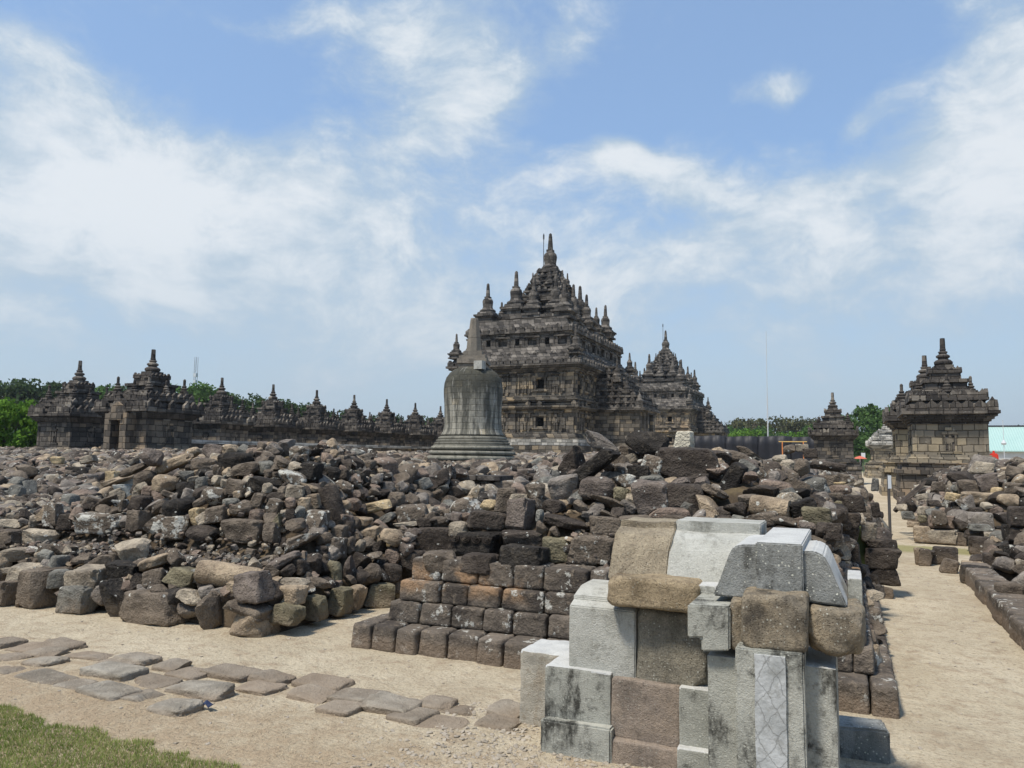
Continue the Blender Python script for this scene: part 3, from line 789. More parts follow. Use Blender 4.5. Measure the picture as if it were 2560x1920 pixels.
def proj(x, y, z):
    d = Vector((x, y, z-CZ)); f = d.dot(f_); return 1280+d.dot(rt)/f*F, 960-d.dot(up)/f*F
BX = [(b[0]+.10*(b[2]-b[0]), b[2]-.10*(b[2]-b[0]), b[1]+.08*(b[3]-b[1]), b[3]+.02*(b[3]-b[1])) for b in (r['box'] for r in recs)]
def scatter(u0, u1, v0, v1, n_try, smin, smax, gap=.62, avoid=(), cond=None, boxes=None):
    cell = .35; G = {}
    for p, r in avoid: G.setdefault((int(p.x//cell), int(p.y//cell)), []).append((p, r))
    res = []
    for _ in range(n_try):
        u, v = random.uniform(u0, u1), random.uniform(v0, v1)
        if u < -1.62*v-1 or (cond and not cond(u, v)): continue
        z = surf(u, v)
        if z < .04: continue
        if boxes:
            q_ = proj(u, v, z-.06)
            if any(b[0] < q_[0] < b[1] and b[2] < q_[1] < b[3] for b in boxes): continue
        s = random.uniform(smin, smax)*(1 if random.random() < .8 else .62); rr = s*.5; zz = z-s*.16
        if random.random() < .5: zz -= random.uniform(0, .25)*min(1, z)
        p = Vector((u, v, zz)) if not boxes else Vector((u, v, zz))+Vector((u, v, 0)).normalized()*.13; kx, ky = int(u//cell), int(v//cell); ok = True
        for a in range(-2, 3):
            for b in range(-2, 3):
                for (q, r2) in G.get((kx+a, ky+b), ()):
                    if (q-p).length < (rr+r2)*gap*1.15: ok = False; break
                if not ok: break
            if not ok: break
        if not ok: continue
        G.setdefault((kx, ky), []).append((p, rr))
        sc = (s*random.uniform(.9, 1.35), s*random.uniform(.8, 1.1), s*random.uniform(.55, .9))
        res.append((p, sc, Euler((random.gauss(0, .35), random.gauss(0, .35), random.uniform(0, 6.28))), random.randrange(1000)))
    return res
soilzone = lambda u, v: not (u > -4.62 and u < -3.9 and v < 7.4) and not (h1(u, v) > 0 and -8.9 < u < -4.9 and 5.85 < v < 6.36) and not (-4 < u < .3 and v < (6.42 if u < -1.7 else 5.95)) and not (-4 < u < -3.3 and v < 7.6)
near = scatter(-13, .1, 5.44, 9.2, 40000, .10, .22, .5, placed, soilzone, BX)+scatter(1.4, 5, 7.2, 13.8, 6000, .16, .34, .55, placed, None, BX)
ledge = scatter(-9, -4.9, 5.8, 6.4, 2600, .03, .09, .7, placed, lambda u, v: not soilzone(u, v))+scatter(-2.2, -1.1, 5.9, 6.4, 300, .03, .08, .7)
for q_ in ledge: q_[0].z += .0
near = near+[(q_[0]-Vector((0, 0, .07)), *q_[1:]) for q_ in ledge]
tag(link(bpy.data.objects.new('rubble', rubble_mesh('rubble', near, MIDR))), 'small rough stones packed in the gaps of the near heaps', 'rubble', kind='stuff')
mid_ = scatter(-26, .45, 8.6, 16.5, 46000, .20, .42, .60, [q for q in placed if q[0].y > 8], None, BX)
tag(link(bpy.data.objects.new('rubble', rubble_mesh('rubble', mid_, MIDR))), 'grey-brown field of tumbled stones behind the two front heaps', 'rubble', kind='stuff')
far_ = scatter(-56, .45, 16.5, 35, 90000, .26, .50, .62)
tag(link(bpy.data.objects.new('rubble', rubble_mesh('rubble', far_, LOW))), 'far spread of tumbled stones reaching the feet of the temples', 'rubble', kind='stuff')
rh = scatter(1.4, 10, 16.9, 29, 26000, .2, .42, .6, [q for q in placed if q[0].y > 15], None, BX)
tag(link(bpy.data.objects.new('rubble', rubble_mesh('rubble', rh, MIDR))), 'small stones filling the right heap before the tan temple', 'rubble', kind='stuff')
# ------------------------------------------------------------ embedded edging stones in front
EDGE = """
6 -60 530 155 650
6 100 560 400 680
6 280 575 660 650
6 160 630 510 710
6 500 640 980 740
6 720 700 1100 800
6 840 680 1240 770
6 1180 710 1455 830
6 1310 785 1620 865
6 1570 765 2000 870
6 1850 850 2190 980
6 -80 640 240 760
6 -80 740 280 880
6 180 700 500 800
6 40 800 640 960
6 420 870 740 990
6 600 895 1075 1090
6 650 800 1110 890
6 970 840 1400 950
6 1220 890 1810 1035
6 960 930 1270 1105
6 1130 1030 1530 1180
6 1900 800 2260 890
8 20 890 460 1040
8 110 820 560 930
8 400 930 820 1090
8 640 985 1100 1180
8 1030 970 1345 1125
8 1240 1020 1565 1150
8 980 1130 1440 1260
8 1490 1120 1850 1250
8 1620 1070 1850 1140
8 920 1110 1130 1190
8 400 1040 580 1120
""".strip().split('\n')
m, n = mat('worn edging stone'); P = n.n('ShaderNodeNewGeometry').outputs['Position']; oi = n.n('ShaderNodeObjectInfo')
b1 = n.noise(P, 5, 6, .65); b3 = n.noise(P, 40., 4, .75); b4 = n.noise(P, 11, 6, .7)
c = n.mix(n.ss(b1, .35, .65), (.20, .18, .145), (.34, .31, .255)); c = n.mix(n.m('MULTIPLY', n.ss(b4, .56, .66), .55), c, (.40, .37, .30)); c = n.mix(n.ss(b3, .5, .75, 0., .5), c, (.09, .075, .06))
nz_ = n.n('ShaderNodeSeparateXYZ', i={0: n.n('ShaderNodeNewGeometry').outputs['Normal']}).outputs[2]
zz = n.n('ShaderNodeSeparateXYZ', i={0: P}).outputs[2]; c = n.mix(n.ss(zz, .10, .02, 0., .7), c, (.26, .195, .135))
c = n.mix(1., c, n.mix(n.m('MULTIPLY', oi.outputs['Random'], .6), (1, 1, 1), (.6, .6, .6)), 'MULTIPLY')
finish(n, c, .93, n.m('ADD', b1, n.m('MULTIPLY', n.m('ADD', b4, b3), .4)), .03, .15); EDGM = m
ELIB = [rock_mesh(k, 200+i, 14, EDGM, i < 2) for i, k in enumerate('bbbbsbbs')]
erec = []
for i, ln in enumerate(EDGE):
    t = ln.split(); ox, oy, sc = ORG[t[0]]; x0, y0, x1, y1 = map(float, t[1:5]); x0, x1, y0, y1 = ox+x0/sc, ox+x1/sc, oy+y0/sc, oy+y1/sc
    L, Rr = at_z(x0, (y0+y1)/2, .07), at_z(x1, (y0+y1)/2, .07); fr = at_z((x0+x1)/2, y1, 0.); bk = at_z((x0+x1)/2, y0, .14); ce = at_z((x0+x1)/2, (y0+y1)/2, .07)
    hh = random.uniform(.02, .05); hh = .06 if i in (17, 19, 21, 26) else hh
    dp = max(.2, (bk-fr).dot(Vector((.3, .95, 0))))*1.32; Wd = (Rr-L).length; ww = max(.26, Wd*1.02)
    o = link(bpy.data.objects.new('edging_stone', ELIB[i % 8])); o.scale = (ww, dp, hh+.06); o.location = (ce.x, ce.y, (hh-.06)/2+ground_z(ce.x, ce.y)*.5+.01)
    o.rotation_euler = (random.uniform(-.07, .05), random.uniform(-.06, .06), random.uniform(-.14, .10)-.02)
    erec.append((o, (x0+x1)/2, (y0+y1)/2))
rows = sorted(erec, key=lambda e: e[1])
ADJ = ['worn', 'cracked', 'flat', 'rounded', 'chipped', 'dusty']
ORD = 'first second third fourth fifth sixth seventh eighth ninth tenth eleventh twelfth thirteenth fourteenth fifteenth sixteenth seventeenth eighteenth'.split()
back = [e for e in rows if e[2] < 1565+.30*e[1]*.62]; front = [e for e in rows if e not in back]
for nm, gl in (('back', back), ('front', front)):
    for k, (o, a, b) in enumerate(gl):
        pos = f"{ORD[k]} from the left" if k < 18 else f"{ORD[len(gl)-1-k]} from the right"
        tag(o, f"low edging stone sunk in sandy earth, {nm} row, {pos}", 'edging stone', 'edging stones along the sandy walk')
# ------------------------------------------------------------ stepped plinth under the centre heap
def course(name, parent, x0, x1, y0, y1, z0, z1, wmin, wmax, seed, kind='b', face='front', bulge=1.):
    rd = random.Random(seed); x = x0; items = []
    lib = [LIBN['b'][i] for i in range(len(LIBN['b']))]
    while x < x1-.08:
        w = min(rd.uniform(wmin, wmax), x1-x); w = x1-x if x1-x-w < wmin*.5 else w
        items.append(((x+w/2, (y0+y1)/2+rd.uniform(-.02, .02), (z0+z1)/2+rd.uniform(-.006, .006)), (w*1.0, y1-y0, (z1-z0)*1.01), Euler((0, 0, rd.uniform(-.035, .035)+(PI if rd.random() < .5 else 0))), rd.randrange(99)))
        x += w
    return items
LIBN = {'b': [low_rock('b', 300+i, 12, True) for i in range(6)]}
def blocks_obj(name, items, parent, mat_=None):
    me = rubble_mesh(name, items, LIBN['b'])
    me.materials.clear(); me.materials.append(mat_ or COURSE); o = link(bpy.data.objects.new(name, me), parent); return o
m, n = mat('lichened plinth blocks'); P = n.n('ShaderNodeNewGeometry').outputs['Position']; rnd = n.n('ShaderNodeNewGeometry').outputs['Random Per Island']
big = n.noise(P, 3.5, 5, .6); mid = n.noise(P, 15, 5, .65); fine = n.noise(P, 70, 3, .7); zz = n.n('ShaderNodeSeparateXYZ', i={0: P}).outputs[2]
c = n.mix(rnd, (.11, .092, .074), (.18, .15, .12)); c = n.mix(n.ss(big, .45, .65, 0., .8), c, (.045, .038, .033)); c = n.mix(n.ss(mid, .52, .68, 0., .6), c, (.24, .195, .145))
ora = n.m('MULTIPLY', n.ss(n.noise(P, 2.3, 4, .6), .5, .6), n.ss(n.m('ABSOLUTE', n.m('SUBTRACT', zz, .55)), .16, .05)); c = n.mix(n.m('MULTIPLY', ora, .75), c, (.33, .21, .12))
c = n.mix(n.ss(n.noise(P, 8., 7, .72),   .575, .62, 0., .85), c, (.47, .46, .41))
c = n.mix(n.m('MULTIPLY', n.ss(n.m('ADD', zz, n.m('MULTIPLY', mid, .1)), .19, .12), .8), c, (.19, .145, .105)); c = n.mix(.5, c, n.mix(1., c, n.n('ShaderNodeValToRGB', i={0: fine}).outputs[0], 'OVERLAY'))
finish(n, c, .93, n.m('ADD', n.m('ADD', big, mid), n.m('MULTIPLY', fine, .3)), .035, .15); COURSE = m
pl = empty('stone_plinth', (-1.8, 7.5, 0)); tag(pl, 'stepped block plinth with lichened courses carrying the centre heap', 'plinth')
def pcourse(nm, ins, z0, z1, d, a, b, seed):
    x0, x1, y0, y1 = -3.85+ins, .24-ins*.6, 5.50+ins, 10.2
    it = course(nm, pl, x0, x1, y0, y0+d, z0, z1, a, b, seed)
    sd_ = []
    for side in (0, 1):
        rd = random.Random(seed+side+5); y = y0+d*.8
        while y < y1:
            w = rd.uniform(a, b); X0 = (x0, x0+d) if side == 0 else (x1-d, x1)
            sd_.append((((X0[0]+X0[1])/2, y+w/2, (z0+z1)/2), (w*1.0, X0[1]-X0[0], (z1-z0)*1.01), Euler((0, 0, PI/2)), rd.randrange(99))); y += w
    o = blocks_obj(nm, it+sd_, pl); o.matrix_parent_inverse = Matrix.Translation(-pl.location)
pcourse('base_course', 0., -.03, .195, .34, .17, .28, 4)
pcourse('second_course', .21, .188, .362, .30, .25, .36, 9)
pcourse('third_course', .28, .355, .528, .32, .24, .40, 15)
it = course('x', pl, -3.50, -1.75, 5.84, 6.15, .522, .715, .24, .42, 3)
o = blocks_obj('fourth_course', it, pl); o.matrix_parent_inverse = Matrix.Translation(-pl.location)
# long kerb along the right of the path
kb = empty('stone_kerb', (1.5, 9, 0)); tag(kb, 'kerb of lichened squared stones running along the right of the path', 'kerb')
rd = random.Random(3); y = 7.0; it = []
while y < 12.2:
    w = rd.uniform(.4, .7); it.append(((1.46+.012*(y-7)+rd.uniform(-.02, .02), y+w/2, .09), (w, .34, .24), Euler((0, 0, PI/2+rd.uniform(-.03, .03))), rd.randrange(99))); y += w
o = blocks_obj('kerb_course', it, kb); o.matrix_parent_inverse = Matrix.Translation(-kb.location)
# carved scrolls on the front of the black carved block
cb = CARVED['o']; mb = MB()
for k in range(4):
    cx_ = -.37+k*.25
    for rr in (.105, .07, .035):
        N = 12; pts = [(cx_+rr*math.cos(PI*i/N), .30-rr*1.0*math.sin(PI*i/N)*2.3) for i in range(N+1)]
        for (a, b), (c2_, d2) in zip(pts, pts[1:]):
            mb.add([(a-.01, -.53, b), (a+.01, -.53, b), (c2_+.01, -.53, d2), (c2_-.01, -.53, d2), (a-.01, -.44, b+.02), (a+.01, -.44, b+.02), (c2_+.01, -.44, d2+.02), (c2_-.01, -.44, d2+.02)], [(0, 1, 2, 3), (0, 4, 5, 1), (3, 2, 6, 7), (0, 3, 7, 4), (1, 5, 6, 2)])
o = mb.build('scroll_carving', ROCK, cb); o.color = tone('d')
# ------------------------------------------------------------ trial-assembled corner of old and new blocks in the foreground
def block_mat(name, base, alt, stain, st=.5, sc=5., grain=.3, pit=0., lich=.5):
    m, n = mat(name); P = n.n('ShaderNodeNewGeometry').outputs['Position']; b = n.noise(P, sc, 6, .65); b2 = n.noise(P, sc*4.5, 6, .7); f = n.noise(P, 120, 3, .8)
    g2 = n.noise(n.n('ShaderNodeVectorMath', operation='MULTIPLY', i={0: P, 1: (1.6, 1.6, .7)}).outputs[0], 3.3, 6, .7)
    c = n.mix(n.ss(b, .35, .65), base, alt); c = n.mix(n.ss(g2, .5, .68, 0., st), c, stain); c = n.mix(n.ss(b2, .5, .7, 0., st*.8), c, tuple(x*.8 for x in stain))
    vo = n.n('ShaderNodeTexVoronoi', i={'Vector': P, 'Scale': 70.}); sc_ = n.n('ShaderNodeSeparateColor', i={0: vo.outputs['Color']})
    c = n.mix(n.m('MULTIPLY', n.m('MULTIPLY', n.m('LESS_THAN', vo.outputs['Distance'], .3), n.m('LESS_THAN', sc_.outputs[0], .3)), n.m('MULTIPLY', n.ss(b, .42, .6), lich)), c, (.55, .55, .47))
    c = n.mix(grain, c, n.mix(1., c, n.n('ShaderNodeValToRGB', i={0: f}).outputs[0], 'OVERLAY'))
    h = n.m('ADD', n.m('MULTIPLY', b2, .5), n.m('MULTIPLY', f, .35))
    if pit:
        pv = n.n('ShaderNodeTexVoronoi', i={'Vector': P, 'Scale': 95.}); pm = n.ss(n.m('ADD', pv.outputs[0], n.m('MULTIPLY', b2, .5)), .25, .55); c = n.mix(n.m('MULTIPLY', n.m('SUBTRACT', 1., pm), .75*pit), c, tuple(x*.35 for x in stain)); h = n.m('ADD', h, n.m('MULTIPLY', pm, pit))
    finish(n, c, .9, h, .02+.035*pit, .2, 1.); return m
PAL = block_mat('pale sawn andesite', (.47, .465, .415), (.39, .385, .34), (.22, .215, .18), .75, 3.5, .4, .08, .5)
GRY = block_mat('grey weathered andesite', (.30, .305, .285), (.19, .195, .18), (.07, .068, .06), 1., 3., .4, .12, 1.8)
GRYL = block_mat('light grey stained andesite', (.42, .415, .36), (.29, .29, .25), (.055, .054, .046), 1.15, 2.0, .35, 0, .6)
TAN = block_mat('tan pitted tuff', (.40, .335, .235), (.30, .25, .175), (.15, .12, .085), .6, 6., .5, .45, .3)
TAN2 = block_mat('brown-tan pitted tuff', (.42, .33, .21), (.27, .21, .13), (.12, .09, .06), .8, 5., .5, .45, .3)
TAND = block_mat('dark tan tuff', (.34, .275, .185), (.21, .18, .135), (.07, .06, .048), .9, 4., .5, .35, .6)
PNK = block_mat('pinkish brown andesite', (.33, .265, .205), (.26, .215, .175), (.13, .11, .09), .6, 6., .45, .2, .3)
GRN = block_mat('granular grey-brown andesite', (.31, .28, .215), (.23, .21, .165), (.11, .10, .078), .6, 9., .7, .4, .7)
CHS = block_mat('chiselled pale stone', (.47, .43, .35), (.39, .36, .30), (.27, .21, .14), .6, 5., .4, .2, .2)
SUNTOP = block_mat('pale painted sunlit top', (.54, .54, .51), (.46, .46, .44), (.33, .33, .31), .35, 6.)
def sunlit_top(o, zmin=.3, xmin=9):  # sunlight painted as a whiter colour on upward and right-hand faces
    me = o.data; me.materials.append(SUNTOP)
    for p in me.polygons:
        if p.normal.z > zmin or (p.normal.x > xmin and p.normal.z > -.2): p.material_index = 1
def z6(x, y): return (1250+x/2.212, 1250+y/2.212)
def span(x0, y0, x1, y1, v):
    """box face seen between these picture corners when it stands in the plane y=v"""
    a, b = z6(x0, y0); c, d = z6(x1, y1); my, mx = (b+d)/2, (a+c)/2
    return at_v(a, my, v).x, at_v(c, my, v).x, at_v(mx, d, v).z, at_v(mx, b, v).z
def round_box(name, w, d, h, r, amp, seed, mt, cuts=26):
    bm = bmesh.new(); bmesh.ops.create_cube(bm, size=1); bmesh.ops.subdivide_edges(bm, edges=list(bm.edges), cuts=cuts, use_grid_fill=True); H = Vector((w/2, d/2, h/2)); rd = random.Random(seed); off = Vector((seed*1.7, seed*.3, 1))
    ch = [(Vector((rd.choice((-1, 1))*H.x, -H.y, rd.choice((-1, 1))*H.z)), rd.uniform(.5, 1.2)*r+amp*rd.uniform(1, 3.5)) for _ in range(5)]
    for v in bm.verts:
        p = Vector(v.co)*2; p = Vector([math.copysign(abs(a)**.8, a) for a in p]); p = Vector((p.x*H.x, p.y*H.y, p.z*H.z)); rr = r*(1+.6*noise.noise(p*5+off))
        q = Vector([max(-(H[i]-rr), min(H[i]-rr, p[i])) for i in range(3)]); e = p-q
        if e.length > rr: p = q+e*(rr/e.length)
        for c, cr in ch:
            g = cr-(p-c).length
            if g > 0: p += (-c).normalized()*g*.5
        p += noise.noise_vector(p*4+off)*amp+noise.noise_vector(p*13+off)*amp*.55+noise.noise_vector(p*40+off)*amp*.22
        v.co = p+Vector((0, d/2, h/2))
    me = bpy.data.meshes.new(name); bm.to_mesh(me); bm.free(); me.shade_smooth(); me.set_sharp_from_angle(angle=R(38)); me.materials.append(mt); return link(bpy.data.objects.new(name, me))
def rough_block(name, x0, y0, x1, y1, v, dep, mt, lab, bev=.012, rg=.006, grow=0, parts=None, zmin=None):
    u_0, u_1, z_0, z_1 = span(x0, y0, x1, y1, v)
    if zmin is not None: z_0 = zmin
    o = round_box(name, (u_1-u_0)*1.015, dep, (z_1-z_0)*1.01, bev*.72, rg*.8, int(x0) % 97, mt)
    if mt in (GRYL, PAL, CHS): sunlit_top(o)
    o.location = ((u_0+u_1)/2, v, z_0); tag(o, lab, 'stone block', 'old and new blocks stacked in the foreground corner'); return o
def prof_block(name, pts, v, dep, mt, lab, axis='y', bev=.008, cols=False):
    """outline in picture points on plane y=v pushed back by dep"""
    P3 = [at_v(*z6(*p), v) for p in pts]; cx = sum(p.x for p in P3)/len(P3); z_ = min(p.z for p in P3)
    mb = MB().prism([(p.x-cx, p.z-z_) for p in P3], 0, dep); o = mb.build(name, mt, bevel=bev); o.data.shade_flat(); roughen(o, .003, 5., 0, 3); o.location = (cx, v, z_)
    tag(o, lab, 'stone block', 'old and new blocks stacked in the foreground corner'); return o
zg = .0
rough_block('stone_block', 110, 850, 378, 1290, 4.36, .34, CHS, 'chisel-scarred cream block with sunlit white top at the far left of the foreground block stack', .014, .012, zmin=-.02)
o = rough_block('stone_block', 250, 940, 608, 1262, 4.06, .38, GRYL, 'light grey block with a stepped foot at the lower left of the foreground block stack', .01, .004)
u_0, u_1, z_0, z_1 = span(222, 1240, 613, 1465, 4.0); f = MB().box(-(u_1-u_0)/2, (u_1-u_0)/2, 0, .4, -.04, z_1-z_0, 0).build('foot_ledge', GRYL, o, bevel=.01); f.matrix_parent_inverse = Matrix.Translation(-o.location); f.location = ((u_0+u_1)/2, 4.0, z_0); roughen(f, .004, 5, 3)
# pale block with sloping top
u_0, u_1, z_0, z_1 = span(382, 600, 748, 1018, 4.10); w = u_1-u_0; h = z_1-z_0
mb = MB().prism([(0, 0), (0, h), (.07, h+.025), (.07, h+.045), (.20, h+.085), (.42, h+.085), (.42, 0)], -w/2, w/2, 'x'); o = mb.build('stone_block', PAL, bevel=.006); roughen(o, .003, 6, 3, 4); o.data.shade_flat()
o.location = ((u_0+u_1)/2, 4.10, z_0); tag(o, 'large smooth pale sawn block with sloping top left of the granular block', 'stone block', 'old and new blocks stacked in the foreground corner')
rough_block('stone_block', 752, 622, 1142, 1046, 4.10, .34, GRN, 'granular grey-brown block under the tan overhanging slab', .045, .014)
o = rough_block('stone_block', 614, 1012, 992, 1352, 4.06, .36, PNK, 'pinkish-brown block low in the middle of the foreground block stack', .022, .009)
rough_block('stone_block', 606, 1352, 990, 1560, 4.02, .4, PNK, 'pinkish-brown footing block, lowest in the middle of the foreground block stack', .02, .009, zmin=-.02)
rough_block('stone_block', 992, 1050, 1160, 1385, 4.05, .34, GRYL, 'narrow light grey block squeezed left of the hatched pilaster', .008, .004)
rough_block('stone_block', 978, 1386, 1166, 1560, 4.0, .36, GRYL, 'narrow grey footing block beside the hatched pilaster', .01, .004, zmin=-.02)
rough_block('stone_block', 586, 440, 1090, 608, 4.0, .5, TAN2, 'long tan pitted slab overhanging the sawn block and the granular block', .04, .012)
# sloping moulding blocks of the upper course: profile pushed along x
def slope_block(x0, x1, yb, yt, v0, v1, mt, lab, lip=None):
    a, b = z6(x0, (yb+yt)/2); c, _ = z6(x1, 0); mid = z6((x0+x1)/2, 0)[0]
    u_0, u_1 = at_v(a, b, (v0+v1)/2).x, at_v(c, b, (v0+v1)/2).x; z_0 = at_v(mid, z6(0, yb)[1], v0).z; z_1 = at_v(mid, z6(0, yt)[1], v1).z; h = z_1-z_0; d = v1-v0
    pr = [(0, 0), (d*.16, h*.30), (d*.34, h*.62), (d*.58, h*.88), (d, h), (d+.34, h), (d+.34, 0)]
    if lip: pr = pr[:5]+[(d+.02, h), (d+.02, h+lip), (d+.34, h+lip), (d+.34, 0)]
    w = u_1-u_0; o = MB().prism(pr, -w/2, w/2, 'x').build('stone_block', mt, bevel=.006); roughen(o, .004 if mt is not TAN else .012, 6, 3, 8); o.data.shade_flat()
    o.location = ((u_0+u_1)/2, v0, z_0); tag(o, lab, 'stone block', 'old and new blocks stacked in the foreground corner'); return o
slope_block(626, 945, 452, 150, 4.16, 4.40, TAN, 'tan pitted curved block at the top left of the foreground block stack', .03)
slope_block(940, 1430, 468, 180, 4.16, 4.42, PAL, 'whitish curved moulding block with a raised back strip beside the tan curved block', .055)
# bell-shaped end block with pilaster
bell = [(1170, 535), (1195, 480), (1235, 375), (1262, 300), (1285, 262), (1325, 250), (1412, 250), (1412, 232), (1672, 232), (1672, 288), (1735, 286), (1790, 312), (1822, 365), (1870, 480), (1925, 602), (1700, 570), (1345, 552)]
def smooth_block():
    P3 = [at_v(*z6(*p), 3.78) for p in bell]; cx = sum(p.x for p in P3)/len(P3); z_ = min(p.z for p in P3)
    o = MB().prism([(p.x-cx, p.z-z_) for p in P3[:7]+P3[9:]], .03, .55).build('stone_block', GRY, bevel=.008); o.location = (cx, 3.78, z_); o.data.shade_flat(); sunlit_top(o, .3, .5)
    tag(o, 'large dark-faced bell-profile block with whitish top crowning the foreground block stack', 'stone block', 'old and new blocks stacked in the foreground corner')
    q = [P3[6], P3[7], P3[8], P3[9]]; zb = z_+.01
    f = MB().box(q[1].x-cx, q[2].x-cx, 0, .86, zb-z_, q[1].z-z_).build('pilaster', GRY, o, bevel=.006); f.data.shade_flat(); sunlit_top(f, .3, .5)
    return o
smooth_block()
rough_block('stone_block', 1925, 436, 2004, 602, 4.02, .30, GRYL, 'thin pale slab showing behind the right foot of the bell-profile block', .006, .003)
rough_block('stone_block', 1086, 474, 1196, 552, 4.04, .30, PAL, 'small pale slab end between the tan overhanging slab and the bell-profile block', .006, .003)
# stepped grey insert and big tan course
o = prof_block('stone_block', [(1036, 578), (1272, 590), (1272, 838), (1113, 838), (1113, 762), (1036, 762)], 3.70, .42, GRYL, 'stepped light grey insert at the left end of the broad tan course')
rough_block('stone_block', 1275, 560, 1345, 838, 3.72, .44, TAND, 'narrow tan-brown block fixed by a strip of cement to the grey insert', .012, .008)
rough_block('stone_block', 1330, 528, 1698, 842, 3.63, .5, TAND, 'projecting dark tan block under the middle of the bell-profile block', .04, .014)
rough_block('stone_block', 1690, 600, 2015, 872, 3.72, .46, TAND, 'rough tan-brown block with a broken lower corner at the right end of the course', .05, .022)
# hatched pilaster block
o = rough_block('stone_block', 1155, 905, 1862, 1700, 3.74, .40, GRYL, 'tall stained grey block with a scratched white strip down its pilaster', .008, .004, zmin=-.02)
u_0, u_1, z_0, z_1 = span(1302, 838, 1688, 1700, 3.60)
f = MB().box(u_0-o.location.x, u_1-o.location.x, 3.62-o.location.y, .2, 0, z_1+.02).build('pilaster', GRYL, o, bevel=.008); roughen(f, .004, 6, 3); f.data.shade_flat()
m, n = mat('scratched white strip'); P = n.n('ShaderNodeTexCoord').outputs['Object']; s_ = n.n('ShaderNodeSeparateXYZ', i={0: P}); a, b = s_.outputs[0], s_.outputs[2]; nn = n.noise(P, 9, 4)
def ln_(k, ph): return n.m('LESS_THAN', n.m('ABSOLUTE', n.m('SUBTRACT', n.m('FRACT', n.m('MULTIPLY', n.m('ADD', n.m('ADD', n.m('MULTIPLY', a, k), b), n.m('MULTIPLY', nn, .16)), 8.)), .5)), .03)
lines = n.m('MAXIMUM', ln_(1.5, 0), ln_(-1.5, 0)); c = n.mix(n.ss(n.noise(P, 7, 5), .4, .65), (.44, .45, .44), (.33, .34, .33)); c = n.mix(n.ss(n.noise(P, 16, 6, .7), .5, .62, 0., .6), c, (.25, .25, .23)); c = n.mix(n.m('MULTIPLY', lines, .5), c, (.17, .17, .16)); finish(n, c, .85, n.m('SUBTRACT', n.noise(P, 30, 5), lines), .006, .2)
a0, a1, c0_, c1_ = span(1412, 890, 1586, 1700, 3.6); st_ = MB().box(a0-o.location.x, a1-o.location.x, 3.605-o.location.y, 3.66-o.location.y, .0, z_1-.0).build('hatched_strip', m, o); roughen(st_, .004, 8, 4)
g1 = at_z(2140, 1900); o = MB().box(-.35, .25, 0, .22, -.02, .16).build('stone_block', GRY, bevel=.012); roughen(o, .006, 5, 3); o.location = (g1.x-.08, g1.y, 0); o.rotation_euler = (0, 0, .1); tag(o, 'blue-grey sawn slab lying on the path at the foot of the foreground block stack', 'stone block')
# inner packing so nothing shows hollow behind the faces
# ------------------------------------------------------------ temples
def ante(mb, x, y, z, w, d, h, face):
    """pointed antefix block facing +-x or +-y"""
    pts = [(-w/2, 0), (w/2, 0), (w/2*.95, h*.55), (w*.16, h*.8), (0, h), (-w*.16, h*.8), (-w/2*.95, h*.55)]
    k = len(mb.v); q = random.uniform(.85, 1.1)
    if face in 'NS': mb.prism([(x+a, z+b*q) for a, b in pts], y-d/2, y+d/2)
    else: mb.prism([(y+a, z+b*q) for a, b in pts], x-d/2, x+d/2, 'x')
def ring_ante(mb, hx, hy, z, w, d, h, step, drop=.0):
    for sgn in (-1, 1):
        for k in range(int(2*hx/step)+1):
            x = -hx+w/2+(2*hx-w)*k/max(1, int(2*hx/step))
            if random.random() > drop: ante(mb, x, sgn*hy, z, w, d, h, 'N')
        for k in range(int(2*hy/step)+1):
            y = -hy+w/2+(2*hy-w)*k/max(1, int(2*hy/step))
            if random.random() > drop: ante(mb, sgn*hx, y, z, w, d, h, 'E')
def tower_disc(mb, cx, cy, z, s, top=True):
    """little stacked-disc finial, height about 1*s"""
    mb.sq(.30*s, z, z+.12*s, 0, cx, cy); mb.sq(.24*s, z+.12*s, z+.26*s, .02*s, cx, cy); mb.sq(.29*s, z+.26*s, z+.33*s, 0, cx, cy)
    pr = [(.16, .33), (.22, .38), (.22, .44), (.12, .47), (.17, .52), (.17, .56), (.09, .59), (.12, .64), (.12, .67), (.07, .70)]+([(.07, .95), (.03, 1.0)] if top else [(.05, .72)])
    mb.lathe([(a*s, z+b*s) for a, b in pr], 10, cx, cy)
